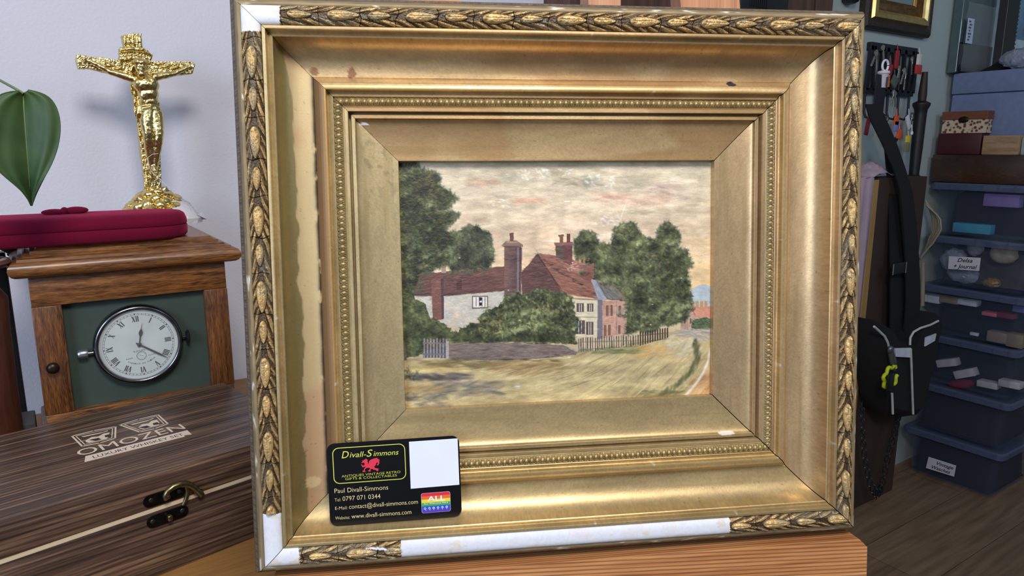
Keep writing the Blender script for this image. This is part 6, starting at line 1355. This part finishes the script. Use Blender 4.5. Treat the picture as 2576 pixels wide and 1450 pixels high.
BY = 1.045
bag = thing('shoulder_bag', 'black shoulder bag with white piping hanging by its strap from the wall hooks', 'bag', tuple(atY(2280, 1045, BY)))
def strap(pts, wds, name, y_off=0., thick=.004):
    V = []; Fc = []; n = len(pts)
    for i, ((x, y), w_) in enumerate(zip(pts, wds)):
        a = atY(x-w_/2, y, BY+y_off+.05*(1-min(1, i/(n-1)*1.5))); b_ = atY(x+w_/2, y, BY+y_off+.05*(1-min(1, i/(n-1)*1.5)))
        for p in (a, b_, b_+Vector((0, thick, 0)), a+Vector((0, thick, 0))): V.append(p)
    for i in range(n-1):
        for k in range(4): Fc.append((i*4+k, i*4+(k+1) % 4, (i+1)*4+(k+1) % 4, (i+1)*4+k))
    Fc += [(3, 2, 1, 0), ((n-1)*4, (n-1)*4+1, (n-1)*4+2, (n-1)*4+3)]
    q = MB(); q.add(V, Fc); return q.build(name, BLACKCLOTH, bag, smooth=40)
strap([(2196, 262), (2210, 300), (2238, 360), (2262, 420), (2280, 480), (2290, 560), (2296, 660), (2298, 760), (2290, 860)], [34, 40, 36, 30, 30, 32, 34, 36, 34], 'shoulder_strap')
strap([(2240, 370), (2244, 440), (2252, 540), (2258, 660), (2262, 780), (2262, 850)], [26, 22, 26, 34, 42, 44], 'rear_strap', .012)
a = atY(2254, 676, BY-.004); q = MB(); q.box((a.x+.01, BY-.006, a.z), (.068, .004, .034), .003); q.build('strap_buckle', BLACK, bag, smooth=40)
q = MB(); 
for s_ in (-1, 1): q.tube([(a.x+.01+s_*.034, BY-.009, a.z-.016), (a.x+.01+s_*.034, BY-.009, a.z+.016)], .0018, 8)
q.build('buckle_edge', STEEL, bag, smooth=60)
bp = [(2199, 806), (2196, 850), (2202, 930), (2212, 1000), (2222, 1042), (2262, 1050), (2305, 1044), (2322, 1000), (2334, 930), (2350, 860), (2364, 800), (2352, 788), (2320, 800), (2300, 830), (2288, 862), (2262, 866), (2240, 858), (2228, 830), (2212, 812)]
Vf = [atY(x, y, BY-.025) for x, y in bp]; n = len(bp); ctr = sum(Vf, Vector())/n
V = [ctr+(p-ctr)*.86+Vector((0, -.022, 0)) for p in Vf]+Vf+[Vector((p.x, BY+.035, p.z)) for p in Vf]
q = MB(); q.add(V, [tuple(range(n))]+[(i, (i+1) % n, n+(i+1) % n, n+i) for i in range(n)]+[(n+i, n+(i+1) % n, 2*n+(i+1) % n, 2*n+i) for i in range(n)]+[tuple(range(3*n-1, 2*n-1, -1))]); q.build('bag_body', BLACKCLOTH, bag, smooth=50, tri=True)
PIP = plain('pale_grey_piping', (190, 190, 186), .6)
def pipe(pts, Y, r=.0034): 
    q = MB(); q.tube([atY(x, y, Y) for x, y in pts], r, 8); return q.build('piping', PIP, bag, smooth=60)
pipe([(2199, 822), (2210, 832), (2225, 846), (2233, 862), (2237, 880)], BY-.050); pipe([(2289, 868), (2290, 850), (2298, 836), (2315, 826), (2340, 818), (2360, 808)], BY-.050); pipe([(2291, 878), (2293, 930), (2295, 990), (2297, 1042)], BY-.056); pipe([(2244, 990), (2245, 1015), (2246, 1042)], BY-.056)
q = MB(); P = [atY(x, y, BY-.056) for x, y in ((2252, 877), (2292, 876), (2290, 900), (2254, 898))]; q.add(P+[p+Vector((0, .004, 0)) for p in P], [(3, 2, 1, 0), (4, 5, 6, 7), (0, 1, 5, 4), (1, 2, 6, 5), (2, 3, 7, 6), (3, 0, 4, 7)]); WPM = plain('white_reflective_fabric', (206, 210, 224), .5); q.build('white_patch', WPM, bag); q = MB()
P = [atY(x, y, BY-.052) for x, y in ((2330, 850), (2356, 840), (2352, 858), (2328, 872))]; q.add(P+[p+Vector((0, .004, 0)) for p in P], [(3, 2, 1, 0), (4, 5, 6, 7), (0, 1, 5, 4), (1, 2, 6, 5), (2, 3, 7, 6), (3, 0, 4, 7)]); q.build('white_patch', WPM, bag)
q = MB(); p = atY(2240, 880, BY-.062); q.ico(p, (.010, .008, .012), sub=2); q.tube([p, atY(2246, 910, BY-.062), atY(2250, 930, BY-.062)], [.008, .010, .006], 8); q.ico(atY(2244, 925, BY-.065), (.006, .006, .006), sub=2); q.build('zip_puller', plain('dull_steel', (120, 122, 128), .35, metal=.8), bag, smooth=60)
q = MB(); c0 = atY(2240, 950, BY-.066); pts = []
for k in range(33): a = 2*PI*k/32*.86+.9; r = .036*(1+.14*math.sin(a*7)); pts.append((c0.x+r*math.cos(a)*.95, c0.y, c0.z+r*math.sin(a)*.85))
q.tube(pts, .0052, 8); o = q.build('neon_key_clip', plain('neon_yellow_rubber', (200, 214, 30), .45), None, smooth=60); tag(o, 'wavy neon yellow ring clipped to the zip of the black shoulder bag', 'clip'); recentre(o, c0)
q = MB(); p = atY(2240, 962, BY-.078); q.box(p, (.032, .006, .048), .003); o = q.build('black_fob', BLACK, None, smooth=40); tag(o, 'small black fob hanging inside the neon yellow ring', 'fob'); recentre(o, p)
q = MB(); pts2 = [(2168, 1022), (2170, 1080), (2172, 1130), (2180, 1180), (2192, 1225), (2206, 1246), (2218, 1225), (2230, 1170), (2242, 1120), (2254, 1075), (2262, 1042)]
fine_ = []
for (x, y), (x2, y2) in zip(pts2[:-1], pts2[1:]):
    for t in (0, .25, .5, .75): fine_.append((x+(x2-x)*t, y+(y2-y)*t))
for i, (x, y) in enumerate(fine_):
    c0 = atY(x, y, BY-.01); th = (i % 2)*PI/2+.4
    q.tube([(c0.x+.007*math.cos(a)*math.cos(th), c0.y+.007*math.cos(a)*math.sin(th), c0.z+.014*math.sin(a)) for a in np.linspace(0, 2*PI, 10)], .0016, 5)
o = q.build('hanging_chain', DARKSTEEL, None, smooth=60); tag(o, 'thin dark chain looping down below the black shoulder bag', 'chain'); recentre(o, tuple(atY(2206, 1246, BY)))
